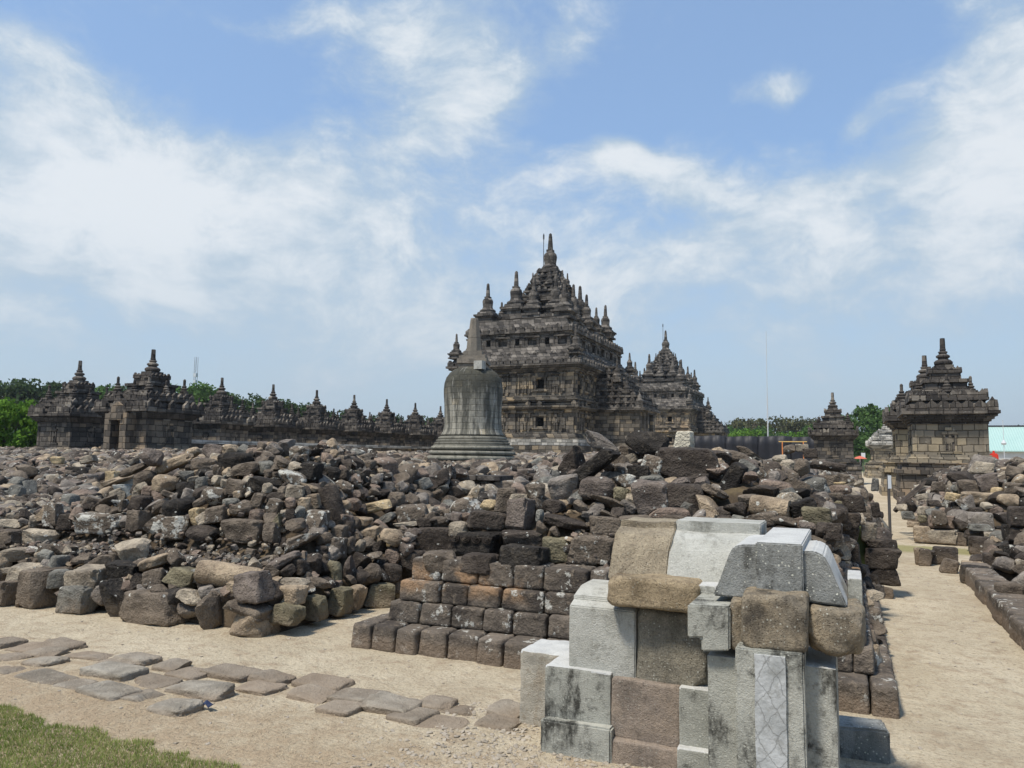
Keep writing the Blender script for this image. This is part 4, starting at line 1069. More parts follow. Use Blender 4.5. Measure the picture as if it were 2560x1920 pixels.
def small_temple(name, wallm, roofm, scale=1., plat=None, broken=0, seed=1, spire=True, door=False, wh=1.36):
    random.seed(seed); root = empty(name); zP = 1.38
    mb = MB(); mb.sq(2.05, -.3, .35); mb.sq(1.95, .35, .95, .05); mb.sq(2.0, .95, 1.12); mb.sq(1.86, 1.12, 1.35, .04); mb.sq(1.92, 1.35, zP); mb.build('platform', plat or wallm, root)
    mb = MB(); mb.sq(1.62, zP, zP+.12); mb.sq(1.55, zP+.12, zP+.2, .03); mb.sq(1.47, zP+.2, zP+.28)
    mb.build('base_moulding', wallm, root)
    zw = zP+wh; mb = MB(); mb.sq(1.36, zP+.26, zw+.1)
    for sx in (-1, 1):
        for sy in (-1, 1): mb.box(sx*1.30-.09, sx*1.30+.09, sy*1.30-.09, sy*1.30+.09, zP+.28, zw)
    mb.build('wall', wallm, root)
    for (dx, dy) in ((0, -1), (1, 0), (-1, 0), (0, 1)):
        def bx(mbb, s0, s1, z0, z1, d0, d1):
            if dx: a = sorted((dx*(1.36+d0), dx*(1.36+d1))); mbb.box(a[0], a[1], s0, s1, z0, z1)
            else: a = sorted((dy*(1.36+d0), dy*(1.36+d1))); mbb.box(s0, s1, a[0], a[1], z0, z1)
        nb = fg = MB(); dk = MB()
        if door and dy == -1: continue
        bx(nb, -.24, -.17, zP+.4, zw-.36, 0, .05); bx(nb, .17, .24, zP+.4, zw-.36, 0, .05); bx(nb, -.30, .30, zw-.36, zw-.27, 0, .07); bx(nb, -.40, .40, zP+.33, zP+.41, 0, .08); bx(nb, -.17, .17, zw-.27, zw-.12, 0, .06)
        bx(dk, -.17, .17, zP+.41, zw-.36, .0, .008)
        for (s0, s1, z0, z1, d) in ((-.045, .045, .55, .63, .05), (-.07, .07, .33, .56, .045), (-.065, -.01, .02, .34, .04), (.01, .07, .02, .34, .04), (-.13, -.07, .30, .52, .035), (.07, .13, .36, .54, .035)):
            hgt = (zw-.36)-(zP+.41); bx(fg, s0, s1, zP+.41+z0*hgt/.68, zP+.41+z1*hgt/.68, .0, d)
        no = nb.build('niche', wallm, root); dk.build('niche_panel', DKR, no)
    if door:
        mb = MB(); mb.box(-.72, -.30, -1.95, -1.36, zP, zw-.05); mb.box(.30, .72, -1.95, -1.36, zP, zw-.05); mb.box(-.72, .72, -1.95, -1.36, zw-.05, zw+.25); mb.prism([(-.55, zw+.25), (.55, zw+.25), (.3, zw+.6), (0, zw+.75), (-.3, zw+.6)], -1.9, -1.5); mb.box(-.45, .45, -2.02, -1.95, zw-.02, zw+.2)
        mb.build('door_porch', wallm, root)
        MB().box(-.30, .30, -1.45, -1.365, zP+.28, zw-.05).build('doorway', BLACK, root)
    mb = MB(); mb.sq(1.42, zw, zw+.09); mb.sq(1.50, zw+.09, zw+.17); mb.sq(1.60, zw+.17, zw+.26); mb.sq(1.70, zw+.26, zw+.35); mb.sq(1.79, zw+.35, zw+.46)
    mb.build('cornice', roofm, root)
    zc = zw+.46; mb = MB(); ring_ante(mb, 1.72, 1.72, zc, .40, .16, .44, .44, .06 if not broken else .2); mb.sq(1.56, zc, zc+.26, .10); mb.sq(1.34, zc+.26, zc+.38); mb.sq(1.46, zc+.38, zc+.47); ring_ante(mb, 1.38, 1.38, zc+.47, .30, .14, .30, .36, .1); mb.sq(1.26, zc+.47, zc+.66, .08); mb.sq(1.12, zc+.66, zc+.74)
    mb.build('roof_tier', roofm, root)
    z2 = zc+.74; mb = MB(); mb.sq(.92, z2, z2+.1, .04); mb.sq(.78, z2+.1, z2+.32); mb.sq(.86, z2+.32, z2+.44)
    mb.build('roof_tier', roofm, root)
    k = 0
    for sx in (-1, 0, 1):
        for sy in (-1, 0, 1):
            if sx == sy == 0: continue
            k += 1
            if broken and k in broken: continue
            mb = MB(); c = 1.06 if sx and sy else 1.0; tower_disc(mb, 0, 0, 0, .98 if sx and sy else .84, not (broken and k % 3 == 0)); o = mb.build('mini_stupa', roofm, root, smooth=False); o.location = (sx*c*1.0, sy*c*1.0, z2-.25)
    z3 = z2+.44; mb = MB(); mb.sq(.60, z3, z3+.26, .03); ring_ante(mb, .58, .58, z3+.24, .22, .12, .24, .27, .1); mb.sq(.46, z3+.26, z3+.46, .06); mb.sq(.36, z3+.44, z3+.56)
    mb.build('roof_tier', roofm, root)
    z4 = z3+.55; pr = [(.26, 0), (.36, .06), (.37, .14), (.30, .2), (.2, .24), (.2, .27), (.27, .31), (.27, .37), (.18, .42), (.14, .44), (.18, .48), (.18, .52), (.11, .55), (.13, .59), (.12, .62)]
    pr += [(.11, .64), (.10, .95), (.095, 1.02)] if spire else [(.08, .64)]
    MB().lathe([(a*1.0, z4+b) for a, b in pr], 14, wob=.02).build('pinnacle', roofm, root, smooth=False)
    root.scale = (scale,)*3; random.seed(seed+1); return root, z4+1.02
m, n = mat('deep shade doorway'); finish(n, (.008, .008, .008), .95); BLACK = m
proto, HT = small_temple('small_temple', DK, DKR, seed=5)
LB = ['sixth', 'seventh', 'eighth']
lab_row = ['dark small temple farthest left, beside the bright green tree', 'mostly hidden small temple peeping out right of the doorway temple',
 'dark small temple directly left of the radio mast side row, first after the hidden one', '', '', '', '', '', '', '']
rowlab = {0: 'dark small temple with a niche at the far left, beside the bright green tree', 1: 'half-hidden small temple roof peeping out just right of the temple with a doorway',
 2: 'tallest-looking small temple in the receding row right of the half-hidden roof', 3: 'small temple second in the receding row, counted rightward from below the radio mast', 4: 'small temple third in the receding row, counted rightward from below the radio mast',
 5: 'small temple fourth in the receding row, counted rightward from below the radio mast', 6: 'small temple fifth in the receding row, counted rightward from below the radio mast', 7: 'small temple sixth in the receding row, just left of the bell stupa', 8: 'faint last small temple of the row, cut off by the bell stupa'}
GT = 'small temples standing in rows round the court'
for k, (u, v, sc) in enumerate([(-39.1, 29.3, 1.02), (-39.2, 34.6, .86), (-39, 39.8, 1), (-39, 44.9, 1), (-39, 50, 1), (-39, 55.1, 1), (-39, 60.2, 1), (-39, 65.3, 1), (-39, 70.4, 1)]):
    o = proto if k == 0 else copy_tree(proto); o.location = (u, v, 0); o.scale = (sc*.92, sc*.92, sc*6.62/HT if k > 1 else 6.55/HT*(1 if k == 0 else .84)); tag(o, rowlab[k], 'temple', GT)
o, _ = small_temple('small_temple', BTN, DKR, seed=9, door=True); o.location = (-32.4, 28.3, 0); o.scale = (1.02, 1.02, 6.75/HT); tag(o, 'dark small temple with a doorway, second from the left of the photo', 'temple', GT)
o, _ = small_temple('small_temple', LTW, DKR, seed=14, plat=BTN, broken=(1, 6, 8, 3)); o.location = (3.55, 35.4, 0); o.scale = (.93, .93, 6.55/HT); tag(o, 'tan-walled temple with a standing relief figure and tall round finial at the right', 'temple', GT)
o, _ = small_temple('small_temple', LTW, DKR, seed=15, broken=(2,)); o.location = (3.3, 40.6, 0); o.scale = (1, 1, 6.5/HT); tag(o, 'temple almost hidden behind the tan-walled one, only its finial showing', 'temple', GT)
o, _ = small_temple('small_temple', DK, DKR, seed=21, broken=(1, 2, 4)); o.location = (-1.0, 56.3, 0); o.scale = (.86, .86, 6.1/HT); tag(o, 'dark narrow-roofed temple between the black fence and the round green tree', 'temple', GT)
ot, _ = small_temple('small_temple', LTW, PALE, seed=31, spire=False, broken=(1, 4, 6, 8)); ot.location = (3.3, 77, 0); ot.scale = (1, 1, 5.6/HT); tag(ot, 'spireless pale-roofed temple far down the path before the round green tree', 'temple', GT)
o = copy_tree(ot); o.location = (3.2, 83, 0); tag(o, 'temple directly behind the spireless pale-roofed one, barely showing', 'temple', GT)
# long pale-topped court wall in front of the left row
cw = MB(); cw.box(-33.6, -33.2, 31, 92, -.2, 2.05); cwo = cw.build('court_wall', DK); tag(cwo, 'long low court wall with pale coping before the receding row of temples', 'wall')
MB().box(-33.68, -33.1, 31, 92, 2.05, 2.25, .05, 0).build('coping', PALE, cwo)
cw = MB(); cw.box(-33.2, -28.4, 40, 40.4, -.2, 1.9); 
# great temple ------------------------------------------------
def stupa(name, parent, m, x, y, z, s, smooth=False):
    """square base, bell, spire; total height 1*s"""
    e = empty(name, (x, y, z), 0, parent)
    b = MB(); b.sq(.24*s, 0, .05*s); b.sq(.20*s, .05*s, .13*s); b.sq(.23*s, .13*s, .165*s); b.sq(.26*s, .165*s, .21*s); b.sq(.20*s, .21*s, .28*s, .02*s); b.build('stupa_base', m, e)
    MB().lathe([(.18*s, .27*s), (.20*s, .31*s), (.19*s, .34*s), (.135*s, .37*s), (.118*s, .42*s), (.125*s, .50*s), (.13*s, .55*s), (.115*s, .60*s), (.07*s, .635*s)], 12).build('bell', m, e, smooth=True)
    t = MB(); t.sq(.065*s, .63*s, .67*s); t.lathe([(.055*s, .67*s), (.048*s, .80*s), (.036*s, .97*s), (.02*s, 1.*s)], 8); t.build('spire', m, e); return e
def great_temple(name, WM, RM, seed):
    random.seed(seed); root = empty(name); hx, hy = 4.8, 7.5
    def faces(mb, s_list, z0, z1, d0, d1, hxx=hx, hyy=hy):
        for (ax, sg, hh, oth) in (('y', -1, hyy, hxx), ('y', 1, hyy, hxx), ('x', 1, hxx, hyy), ('x', -1, hxx, hyy)):
            for (s0, s1) in s_list(oth):
                a = sorted((sg*(hh+d0), sg*(hh+d1)))
                if ax == 'y': mb.box(s0, s1, a[0], a[1], z0, z1)
                else: mb.box(a[0], a[1], s0, s1, z0, z1)
    ring = lambda mb, e, z0, z1, t=0: mb.box(-hx-e, hx+e, -hy-e, hy+e, z0, z1, t)
    mb = MB(); ring(mb, .65, -1, 2.35); mb.build('plinth_base', WM, root)
    mb = MB(); ring(mb, .50, 2.35, 2.82, .0); mb.build('pale_plinth_course', PALE, root)
    mb = MB(); ring(mb, .42, 2.82, 2.95); ring(mb, .30, 2.95, 3.08); ring(mb, .2, 3.08, 3.3, .06); mb.build('base_moulding', WM, root)
    wins = lambda oth: [-2.15, 2.15] if oth < 6 else [-4.9, 0., 4.9]
    for nm, z0, z1, zw0, zw1 in (('lower_wall', 3.3, 5.0, 3.75, 4.4), ('upper_wall', 6.0, 7.85, 6.55, 7.25)):
        mb = rl = ps = MB(); mb.box(-hx+.45, hx-.45, -hy+.45, hy-.45, z0-.05, z1)
        def veneer(ax, sg, hh, oth):
            ws = wins(oth); cuts = [-oth]+[q for w_ in ws for q in (w_-.33, w_+.33)]+[oth]
            for a, b in zip(cuts[::2], cuts[1::2]):
                e0, e1 = sorted((sg*(hh-.45), sg*hh)); (mb.box(a, b, e0, e1, z0, z1) if ax == 'y' else mb.box(e0, e1, max(a, -oth+.45), min(b, oth-.45), z0, z1))
            for w_ in ws:
                e0, e1 = sorted((sg*(hh-.45), sg*hh))
                for (q0, q1) in ((z0, zw0), (zw1, z1)): (mb.box(w_-.33, w_+.33, e0, e1, q0, q1) if ax == 'y' else mb.box(e0, e1, w_-.33, w_+.33, q0, q1))
        for a in (('y', -1, hy, hx), ('y', 1, hy, hx), ('x', 1, hx, hy), ('x', -1, hx, hy)): veneer(*a)
        for (ax, sg, hh, oth) in (('y', -1, hy, hx), ('x', 1, hx, hy), ('x', -1, hx, hy), ('y', 1, hy, hx)):
            for w_ in wins(oth):
                def bx(mbb, s0, s1, q0, q1, d0, d1):
                    e0, e1 = sorted((sg*(hh+d0), sg*(hh+d1))); (mbb.box(s0, s1, e0, e1, q0, q1) if ax == 'y' else mbb.box(e0, e1, s0, s1, q0, q1))
                fr = MB(); bx(fr, w_-.48, w_-.33, zw0-.1, zw1+.1, 0, .09); bx(fr, w_+.33, w_+.48, zw0-.1, zw1+.1, 0, .09); bx(fr, w_-.6, w_+.6, zw1+.1, zw1+.24, 0, .14); bx(fr, w_-.6, w_+.6, zw0-.22, zw0-.1, 0, .14); bx(fr, w_-.36, w_+.36, zw1+.24, zw1+.42, 0, .1)
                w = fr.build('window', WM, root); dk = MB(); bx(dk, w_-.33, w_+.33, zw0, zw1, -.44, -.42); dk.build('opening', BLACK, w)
        def wide(oth): return [q for w_ in wins(oth) for q in (w_-1.25, w_+1.25)]
        for (ax, sg, hh, oth) in (('y', -1, hy, hx), ('x', 1, hx, hy), ('x', -1, hx, hy), ('y', 1, hy, hx)):
            def bx(mbb, s0, s1, q0, q1, d0, d1):
                e0, e1 = sorted((sg*(hh+d0), sg*(hh+d1))); (mbb.box(s0, s1, e0, e1, q0, q1, j=.03) if ax == 'y' else mbb.box(e0, e1, s0, s1, q0, q1, j=.03))
            for c_x in wide(oth):
                bx(rl, c_x-.5, c_x-.38, z0+.15, z1-.2, 0, .1); bx(rl, c_x+.38, c_x+.5, z0+.15, z1-.2, 0, .1); bx(rl, c_x-.6, c_x+.6, z1-.3, z1-.18, 0, .14)
                for (a, b, q0, q1, d) in ((-.11, .11, .98, 1.2, .16), (-.17, .17, .55, .98, .14), (-.16, -.02, .02, .55, .12), (.02, .17, .02, .55, .12), (-.32, -.18, .5, .85, .1), (.18, .3, .6, .95, .1)): bx(rl, c_x+a, c_x+b, z0+.15+q0, z0+.15+q1, 0, d)
                if random.random() < .7: bx(rl, c_x+.52, c_x+.7, z0+.3, z0+1.1, 0, .09)
            for s_x in [-oth+.25, oth-.25]+[(a+b)/2 for a, b in zip(wins(oth), wins(oth)[1:])]:
                bx(ps, s_x-.22, s_x+.22, z0, z1, 0, .10); bx(ps, s_x-.28, s_x+.28, z0, z0+.2, 0, .16); bx(ps, s_x-.28, s_x+.28, z1-.22, z1-.02, 0, .16)
        mb.build(nm, WM, root)
    mb = MB(); ring(mb, .30, 5.0, 5.14); ring(mb, .42, 5.14, 5.25); ring(mb, .18, 5.25, 5.45); mb2 = MB()
    def many(mbb, z, w, d, h, step, e, drop=.1, hxx=hx, hyy=hy):
        ring_ante(mbb, hxx+e, hyy+e, z, w, d, h, step, drop)
    many(mb, 5.25, .4, .2, .42, .9, .3, .25); ring(mb, .25, 5.55, 5.68); ring(mb, .36, 5.68, 5.78); ring(mb, .15, 5.78, 6.02); mb.build('string_course', WM, root)
    mb = MB(); ring(mb, .18, 7.82, 7.95); ring(mb, .32, 7.95, 8.08); ring(mb, .5, 8.08, 8.22); ring(mb, .66, 8.22, 8.38); mb.build('cornice', RM, root)
    mb = MB(); many(mb, 8.38, .5, .22, .45, .62, .5, .12)
    for k, (e0, e1, z0, z1) in enumerate(((.48, .30, 8.38, 8.72), (.30, .1, 8.72, 9.05), (.08, -.15, 9.05, 9.4), (-.18, -.42, 9.4, 9.72))): mb.box(-hx-e0, hx+e0, -hy-e0, hy+e0, z0, z1, e0-e1)
    many(mb, 9.02, .4, .18, .34, .7, 0.0, .3); mb.build('sloping_roof', RM, root)
    hx2, hy2 = hx-.55, hy-.6
    mb = MB(); mb.box(-hx2+.2, hx2-.2, -hy2+.2, hy2-.2, 9.6, 10.75); at_ = mb; dk = MB()
    for (ax, sg, hh, oth) in (('y', -1, hy2, hx2), ('x', 1, hx2, hy2), ('x', -1, hx2, hy2), ('y', 1, hy2, hx2)):
        nn_ = 7 if oth < 6 else 11
        for k in range(nn_):
            s0 = -oth+2*oth*k/nn_; s1 = s0+2*oth/nn_
            def bx(mbb, a, b, q0, q1, d0, d1):
                e0, e1 = sorted((sg*(hh+d0), sg*(hh+d1))); (mbb.box(a, b, e0, e1, q0, q1) if ax == 'y' else mbb.box(e0, e1, a, b, q0, q1))
            pw = .24 if k % 2 == 0 else .42; bx(at_, s0+.02, s0+pw, 9.7, 10.72, -.2, 0.); bx(at_, s1-pw, s1-.02, 9.7, 10.72, -.2, 0.)
            if k % 2 == 0: bx(at_, s0-.05, s1+.05, 9.72, 9.86, -.2, .1); bx(at_, s0-.05, s1+.05, 10.5, 10.62, -.2, .1)
            else: dk = MB(); bx(at_, s0+.4, s1-.4, 9.7, 9.92, -.2, .03); bx(at_, s0+.4, s1-.4, 10.45, 10.7, -.2, .03); bx(dk, s0+.42, s1-.42, 9.92, 10.45, -.21, -.19); dk.build('niche_shade', BLACK, root)  # near-black panel paints the shade inside each attic niche
    mb.build('attic', RM, root)
    mb = MB(); r2 = lambda e, z0, z1, t=0: mb.box(-hx2-e, hx2+e, -hy2-e, hy2+e, z0, z1, t)
    r2(.05, 10.72, 10.84); r2(.2, 10.84, 10.98); ring_ante(mb, hx2+.1, hy2+.1, 10.98, .55, .2, .5, .75, .12); r2(.05, 10.98, 11.35, .25); r2(-.22, 11.35, 11.7, .25); r2(-.5, 11.7, 12.05, .1); mb.build('upper_roof', RM, root)
    for sx, sy, s in ((-1, -1, 3.3), (1, -1, 3.2), (-1, 1, 3.2), (1, 1, 3.1), (1, 0, 3.0), (-1, 0, 3.0), (1, .5, 2.4), (-1, -.5, 2.3), (1, -.5, 2.2), (-1, .5, 2.3)): stupa('stupa', root, RM, sx*3.25, sy*5.4, 12., s)
    for sx, sy in ((-1, -1), (1, -1), (1, 1), (-1, 1)): stupa('stupa', root, RM, sx*4.9, sy*7.5, 9.0, 2.0)
    mb = MB(); 
    mb.box(-2.5, 2.5, -4.1, 4.1, 12., 12.5, .1); mb.box(-2.7, 2.7, -4.3, 4.3, 12.5, 12.75); mb.box(-2.0, 2.0, -3.0, 3.0, 12.75, 14.1, .1); mb.box(-2.2, 2.2, -3.2, 3.2, 14.1, 14.4); mb.build('roof_block', RM, root)
    for sx, sy, s in ((-1.7, -3.3, 3.9), (1.7, -3.1, 3.4), (-1.7, 3.2, 3.6), (1.7, 2.9, 3.7), (0, -3.6, 3.2), (2.1, 0, 3.2), (-2.1, 0, 3.2)): stupa('stupa', root, RM, sx, sy, 12.75, s)
    mb = MB(); h = 1.75
    for k in range(6):
        z = 14.4+k*.46; mb.sq(h, z, z+.3, .08, hy=h*1.15); mb.sq(h+.12, z+.3, z+.46, 0, hy=h*1.15+.12); ring_ante(mb, h, h*1.15, z+.42, .3, .16, .3, .6, .2); h -= .2
    mb.build('roof_pyramid', RM, root)
    for a in range(8): stupa('stupa', root, RM, 1.45*math.cos(a*PI/4+.39), 1.6*math.sin(a*PI/4+.39), 15.5, 1.6)
    e = empty('pinnacle', (0, 0, 17.1), 0, root)
    MB().sq(.85, -.1, .12).sq(.72, .12, .3, .05).build('stupa_base', RM, e)
    MB().lathe([(.68, .28), (.74, .42), (.66, .55), (.54, .62), (.50, .8), (.55, 1.15), (.58, 1.35), (.52, 1.6), (.36, 1.76), (.22, 1.82)], 18).build('bell', RM, e, smooth=True)
    MB().sq(.27, 1.8, 2.0).lathe([(.24, 2.0), (.21, 2.5), (.16, 3.1), (.12, 3.38), (.05, 3.45)], 10).build('spire', RM, e)
    # porch on the path side
    pr = empty('porch', (4.8, -.5, 0), 0, root)
    mb = MB(); mb.box(0, 4.3, -2.9, 2.9, -1, 2.3); mb.box(0, 4.15, -2.75, 2.75, 2.3, 2.8); mb.box(0, 4.0, -2.6, 2.6, 2.8, 3.2, .1); mb.build('plinth_base', WM, pr)
    mb = MB(); mb.box(-.1, 3.7, -2.3, 2.3, 3.2, 5.0)
    for y in (-2.3, 2.3):
        for x in (.3, 1.9, 3.5): mb.box(x-.18, x+.18, y-.1 if y < 0 else y, y if y < 0 else y+.1, 3.2, 5.0)
    for y in (-1.5, 1.5): mb.box(3.7, 3.85, y-.25, y+.25, 3.2, 5.0)
    mb.box(3.7, 3.95, -1.1, -.6, 3.2, 4.9); mb.box(3.7, 3.95, .6, 1.1, 3.2, 4.9); mb.box(3.7, 4.0, -1.2, 1.2, 4.9, 5.2); mb.build('porch_wall', WM, pr)
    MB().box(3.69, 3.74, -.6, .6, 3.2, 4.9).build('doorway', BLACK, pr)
    mb = MB(); mb.box(-.1, 3.9, -2.5, 2.5, 5.0, 5.15); mb.box(-.1, 4.1, -2.7, 2.7, 5.15, 5.35); xo, yo, z = 3.9, 2.5, 5.35
    for k in range(7):
        for y in np.arange(-yo+.2, yo, .5): ante(mb, xo-.05, y, z, .36, .18, .36, 'E')
        for x in np.arange(.3, xo, .55):
            ante(mb, x, -yo+.05, z, .36, .18, .36, 'N'); ante(mb, x, yo-.05, z, .36, .18, .36, 'N')
        mb.box(-.1, xo-.05, -yo+.1, yo-.1, z, z+.34, 0, .06); mb.box(-.1, xo+.05, -yo, yo, z+.34, z+.48); z += .48; xo -= .42; yo -= .22
    mb.build('porch_roof', RM, pr)
    for (x, y, z, s) in ((3.6, -2.2, 5.5, 1.3), (3.6, 2.2, 5.5, 1.3), (1.7, -1.9, 7.2, 1.6), (2.4, -2.0, 6.4, 1.4), (1.2, 1.8, 7.6, 1.5)): stupa('stupa', pr, RM, x, y, z, s) if False else None
    for (x, y, z, s) in ((3.6, -2.2, 5.5, 1.3), (3.6, 2.2, 5.5, 1.3), (1.7, -1.7, 7.4, 1.7), (2.5, -1.9, 6.5, 1.4)):
        b = MB(); b.sq(.22*s, 0, .2*s).lathe([(.2*s, .2*s), (.22*s, .3*s), (.13*s, .4*s), (.13*s, .56*s), (.05*s, .66*s), (.03*s, 1.*s)], 10); o = b.build('small_stupa', RM, pr); o.location = (x, y, z)
    return root
gt = great_temple('great_temple', BIG1, BIGR, 3); gt.location = (-23.0, 60.2, 0); tag(gt, 'great multi-tiered dark stone temple with many spires, nearest and tallest', 'temple', 'twin great temples')
gt2 = copy_tree(gt); gt2.location = (-24.9, 113.8, 0); tag(gt2, 'twin great temple farther off to the right, smaller in view and browner', 'temple', 'twin great temples')
def remat(o, a, b):
    for ch in o.children_recursive:
        if ch.type == 'MESH' and ch.data.materials[0] == a:
            ch.material_slots[0].link = 'OBJECT'; ch.material_slots[0].material = b
remat(gt2, BIG1, BIG2)
rod = MB().lathe([(.03, 0), (.03, 3.4)], 6).lathe([(.07, 2.9), (.07, 3.3)], 6); METAL = plain('dark metal', (.05, .05, .055), .5)
o = rod.build('lightning_rod', METAL, gt); o.location = (-.62, 0, 17.2)
o = rod.build('lightning_rod', METAL, gt2); o.location = (-.4, 0, 18.2)
# ------------------------------------------------------------ bell-shaped stupa
def bell_mat():
    m, n = mat('streaked pale stupa masonry'); tcn = n.n('ShaderNodeTexCoord').outputs['Object']; s = n.n('ShaderNodeSeparateXYZ', i={0: tcn}); x, y, z = s.outputs
    th = n.m('ARCTAN2', y, x); row = n.m('DIVIDE', z, .17); rf = n.m('FLOOR', row); off = n.m('MULTIPLY', n.m('MODULO', rf, 2.), .5); cx = n.m('ADD', n.m('MULTIPLY', th, 3.4), off); cf = n.m('FLOOR', cx)
    wv = n.n('ShaderNodeTexWhiteNoise', noise_dimensions='2D', i={0: n.n('ShaderNodeCombineXYZ', i={0: cf, 1: rf, 2: 0.}).outputs[0]}).outputs['Value']
    c = n.mix(wv, (.25, .235, .19), (.36, .34, .28)); c = n.mix(n.m('GREATER_THAN', wv, .95), c, (.45, .39, .28))
    st = n.noise(n.n('ShaderNodeCombineXYZ', i={0: n.m('MULTIPLY', th, 3.6), 1: n.m('MULTIPLY', z, .55), 2: 3.}).outputs[0], 1.3, 6, .68)
    hi = n.m('ADD', z, n.m('MULTIPLY', n.m('SUBTRACT', n.noise(tcn, 2.2, 5, .65), .5), .9))
    band = n.m('MULTIPLY', n.ss(hi, .95, 1.5), n.ss(z, 2.25, 1.9))
    c = n.mix(n.m('MULTIPLY', band, .93), c, (.035, .035, .027)); c = n.mix(n.m('MULTIPLY', n.ss(st, .42, .56), n.ss(z, 1.9, 1.3, 0., .85)), c, (.065, .065, .055))
    c = n.mix(n.ss(n.noise(tcn, 7., 5, .7), .5, .7, 0., .55), c, (.12, .115, .085)); c = n.mix(n.ss(n.noise(n.n('ShaderNodeCombineXYZ', i={0: n.m('MULTIPLY', th, 5.), 1: n.m('MULTIPLY', z, .7), 2: 9.}).outputs[0], 1.6, 5), .60, .68, 0., .5), c, (.48, .47, .43))
    c = n.mix(n.m('MULTIPLY', n.ss(z, .12, -.1), n.ss(n.noise(tcn, 4., 5), .35, .6, .2, .7)), c, (.10, .095, .075))
    fx, fy = n.m('FRACT', cx), n.m('FRACT', row); ed = n.ss(n.m('MINIMUM', n.m('MULTIPLY', n.m('MINIMUM', fx, n.m('SUBTRACT', 1., fx)), .28), n.m('MULTIPLY', n.m('MINIMUM', fy, n.m('SUBTRACT', 1., fy)), .17)), .002, .011)
    c = n.mix(n.m('MULTIPLY', n.m('SUBTRACT', 1., ed), .18), c, (.07, .065, .05)); finish(n, c, .92, n.m('ADD', n.m('MULTIPLY', ed, .7), n.m('MULTIPLY', n.noise(tcn, 14., 5, .7), .8)), .02, .2); return m
SPM = block_mat('brown-grey spire stone', (.26, .225, .18), (.19, .17, .14), (.10, .09, .07), .5, 3., .3, .3, .3)
BM = bell_mat(); bc = at_v(1181, 1120, 20.); bs = empty('bell_stupa', (bc.x, bc.y, 0)); tag(bs, 'tall bell-shaped pale stupa streaked black, with a broken square spire', 'stupa')
fd = (Vector((bc.x, bc.y, CZ))-Vector((0, 0, CZ))).dot(f_); K = fd/F/2.514          # metres per zoomed pixel
zz_ = lambda yz: at_v(1181, 520+yz/2.514, bc.y).z
RNG = block_mat('weathered ring stone', (.27, .255, .205), (.19, .18, .145), (.07, .068, .055), .8, 3.5, .4, .2, .4)
def lz(parts, nm, smooth, seg=40, zo=None):
    pr = [(r*K, zz_(y)) for r, y in parts]; zo = pr[0][1] if zo is None else zo; o = MB().lathe([(a, b-zo) for a, b in pr], seg).build(nm, BM if nm == 'bell' else RNG, bs, smooth=False); o.location = (0, 0, zo)
    if smooth: 
        o.data.shade_smooth()
    return o
b0 = zz_(1432)
lz([(203, 1432), (196, 1422), (188, 1408), (182, 1380), (180, 1340), (180, 1300), (181, 1240), (186, 1180), (187, 1140), (183, 1105), (172, 1070), (150, 1040), (120, 1018), (85, 1006)], 'bell', True, 48, b0)
lz([(246, 1500), (246, 1490), (228, 1487), (238, 1484), (238, 1475), (218, 1471), (228, 1468), (228, 1459), (209, 1455), (218, 1452), (216, 1442), (198, 1437), (200, 1432)], 'stepped_rings', False, 48)
lz([(232, 1524), (252, 1521), (262, 1511), (256, 1499), (236, 1495)], 'lotus_ring', True, 48)
lz([(240, 1556), (264, 1551), (274, 1542), (268, 1530), (238, 1524)], 'lotus_ring', True, 48)
lz([(262, 1592), (282, 1580), (283, 1568), (272, 1558), (240, 1553)], 'lotus_ring', True, 48)
zt = zz_(1588); q = MB(); q.lathe([(262*K, -.6), (262*K, zt)], 8); q.lathe([(240*K, -.62), (240*K, zt-.0)], 8); ob = q.build('platform', LTW, bs)
q = MB(); hz0 = zz_(1008); h_ = lambda yz: zz_(yz)-hz0
q.sq(84*K, h_(1012), h_(985)); q.sq(92*K, h_(985), h_(955)); q.sq(80*K, h_(955), h_(932)); q.sq(56*K, h_(932), h_(905)); o = q.build('harmika', SPM, bs); o.location = (0, 0, hz0); o.rotation_euler = (0, 0, .3); roughen(o, .03, 2.5, 2)
q = MB(); s0 = zz_(905); g_ = lambda yz: zz_(yz)-s0; q.lathe([(52*K, 0), (44*K, g_(822))], 8); q.lathe([(42*K, g_(820)), (27*K, g_(705)), (24*K, g_(695))], 8); o = q.build('spire', SPM, bs); o.location = (0, 0, s0)
q = MB(); t0 = zz_(1010); q.sq(28*K, -.06, zz_(972)-t0); o = q.build('pale_block', PAL, bs); o.location = (.40, -.42, t0-.02)
# ------------------------------------------------------------ ruin wall with carved faces between the heaps
rw = empty('ruined_wall', (-4.6, 11.6, 0)); tag(rw, 'low ruined wall of small dark blocks with carved frieze, between the front heaps and the bell stupa', 'wall')
W0, W1 = at_v(1055, 1240, 11.4), at_v(1250, 1240, 11.4); it = []
rd = random.Random(8)
for (z0, z1, ww) in ((.3, .62, .34), (.62, .93, .36), (.93, 1.2, .4)):
    x = W0.x
    while x < W1.x: w = ww*rd.uniform(.8, 1.3); it.append(((x+w/2, 11.4+rd.uniform(-.02, .02), (z0+z1)/2), (w, .4, z1-z0), Euler((0, 0, 0)), rd.randrange(99))); x += w
o = blocks_obj('block_courses', it, rw); o.matrix_parent_inverse = Matrix.Translation(-rw.location)
q = MB().box(W0.x-.03, W1.x+.1, 11.15, 11.7, 1.2, 1.27).box(W0.x-.02, W1.x+.05, 11.17, 11.6, .92, .96); o = q.build('coping', DKR, rw); o.matrix_parent_inverse = Matrix.Translation(-rw.location)
q = MB()
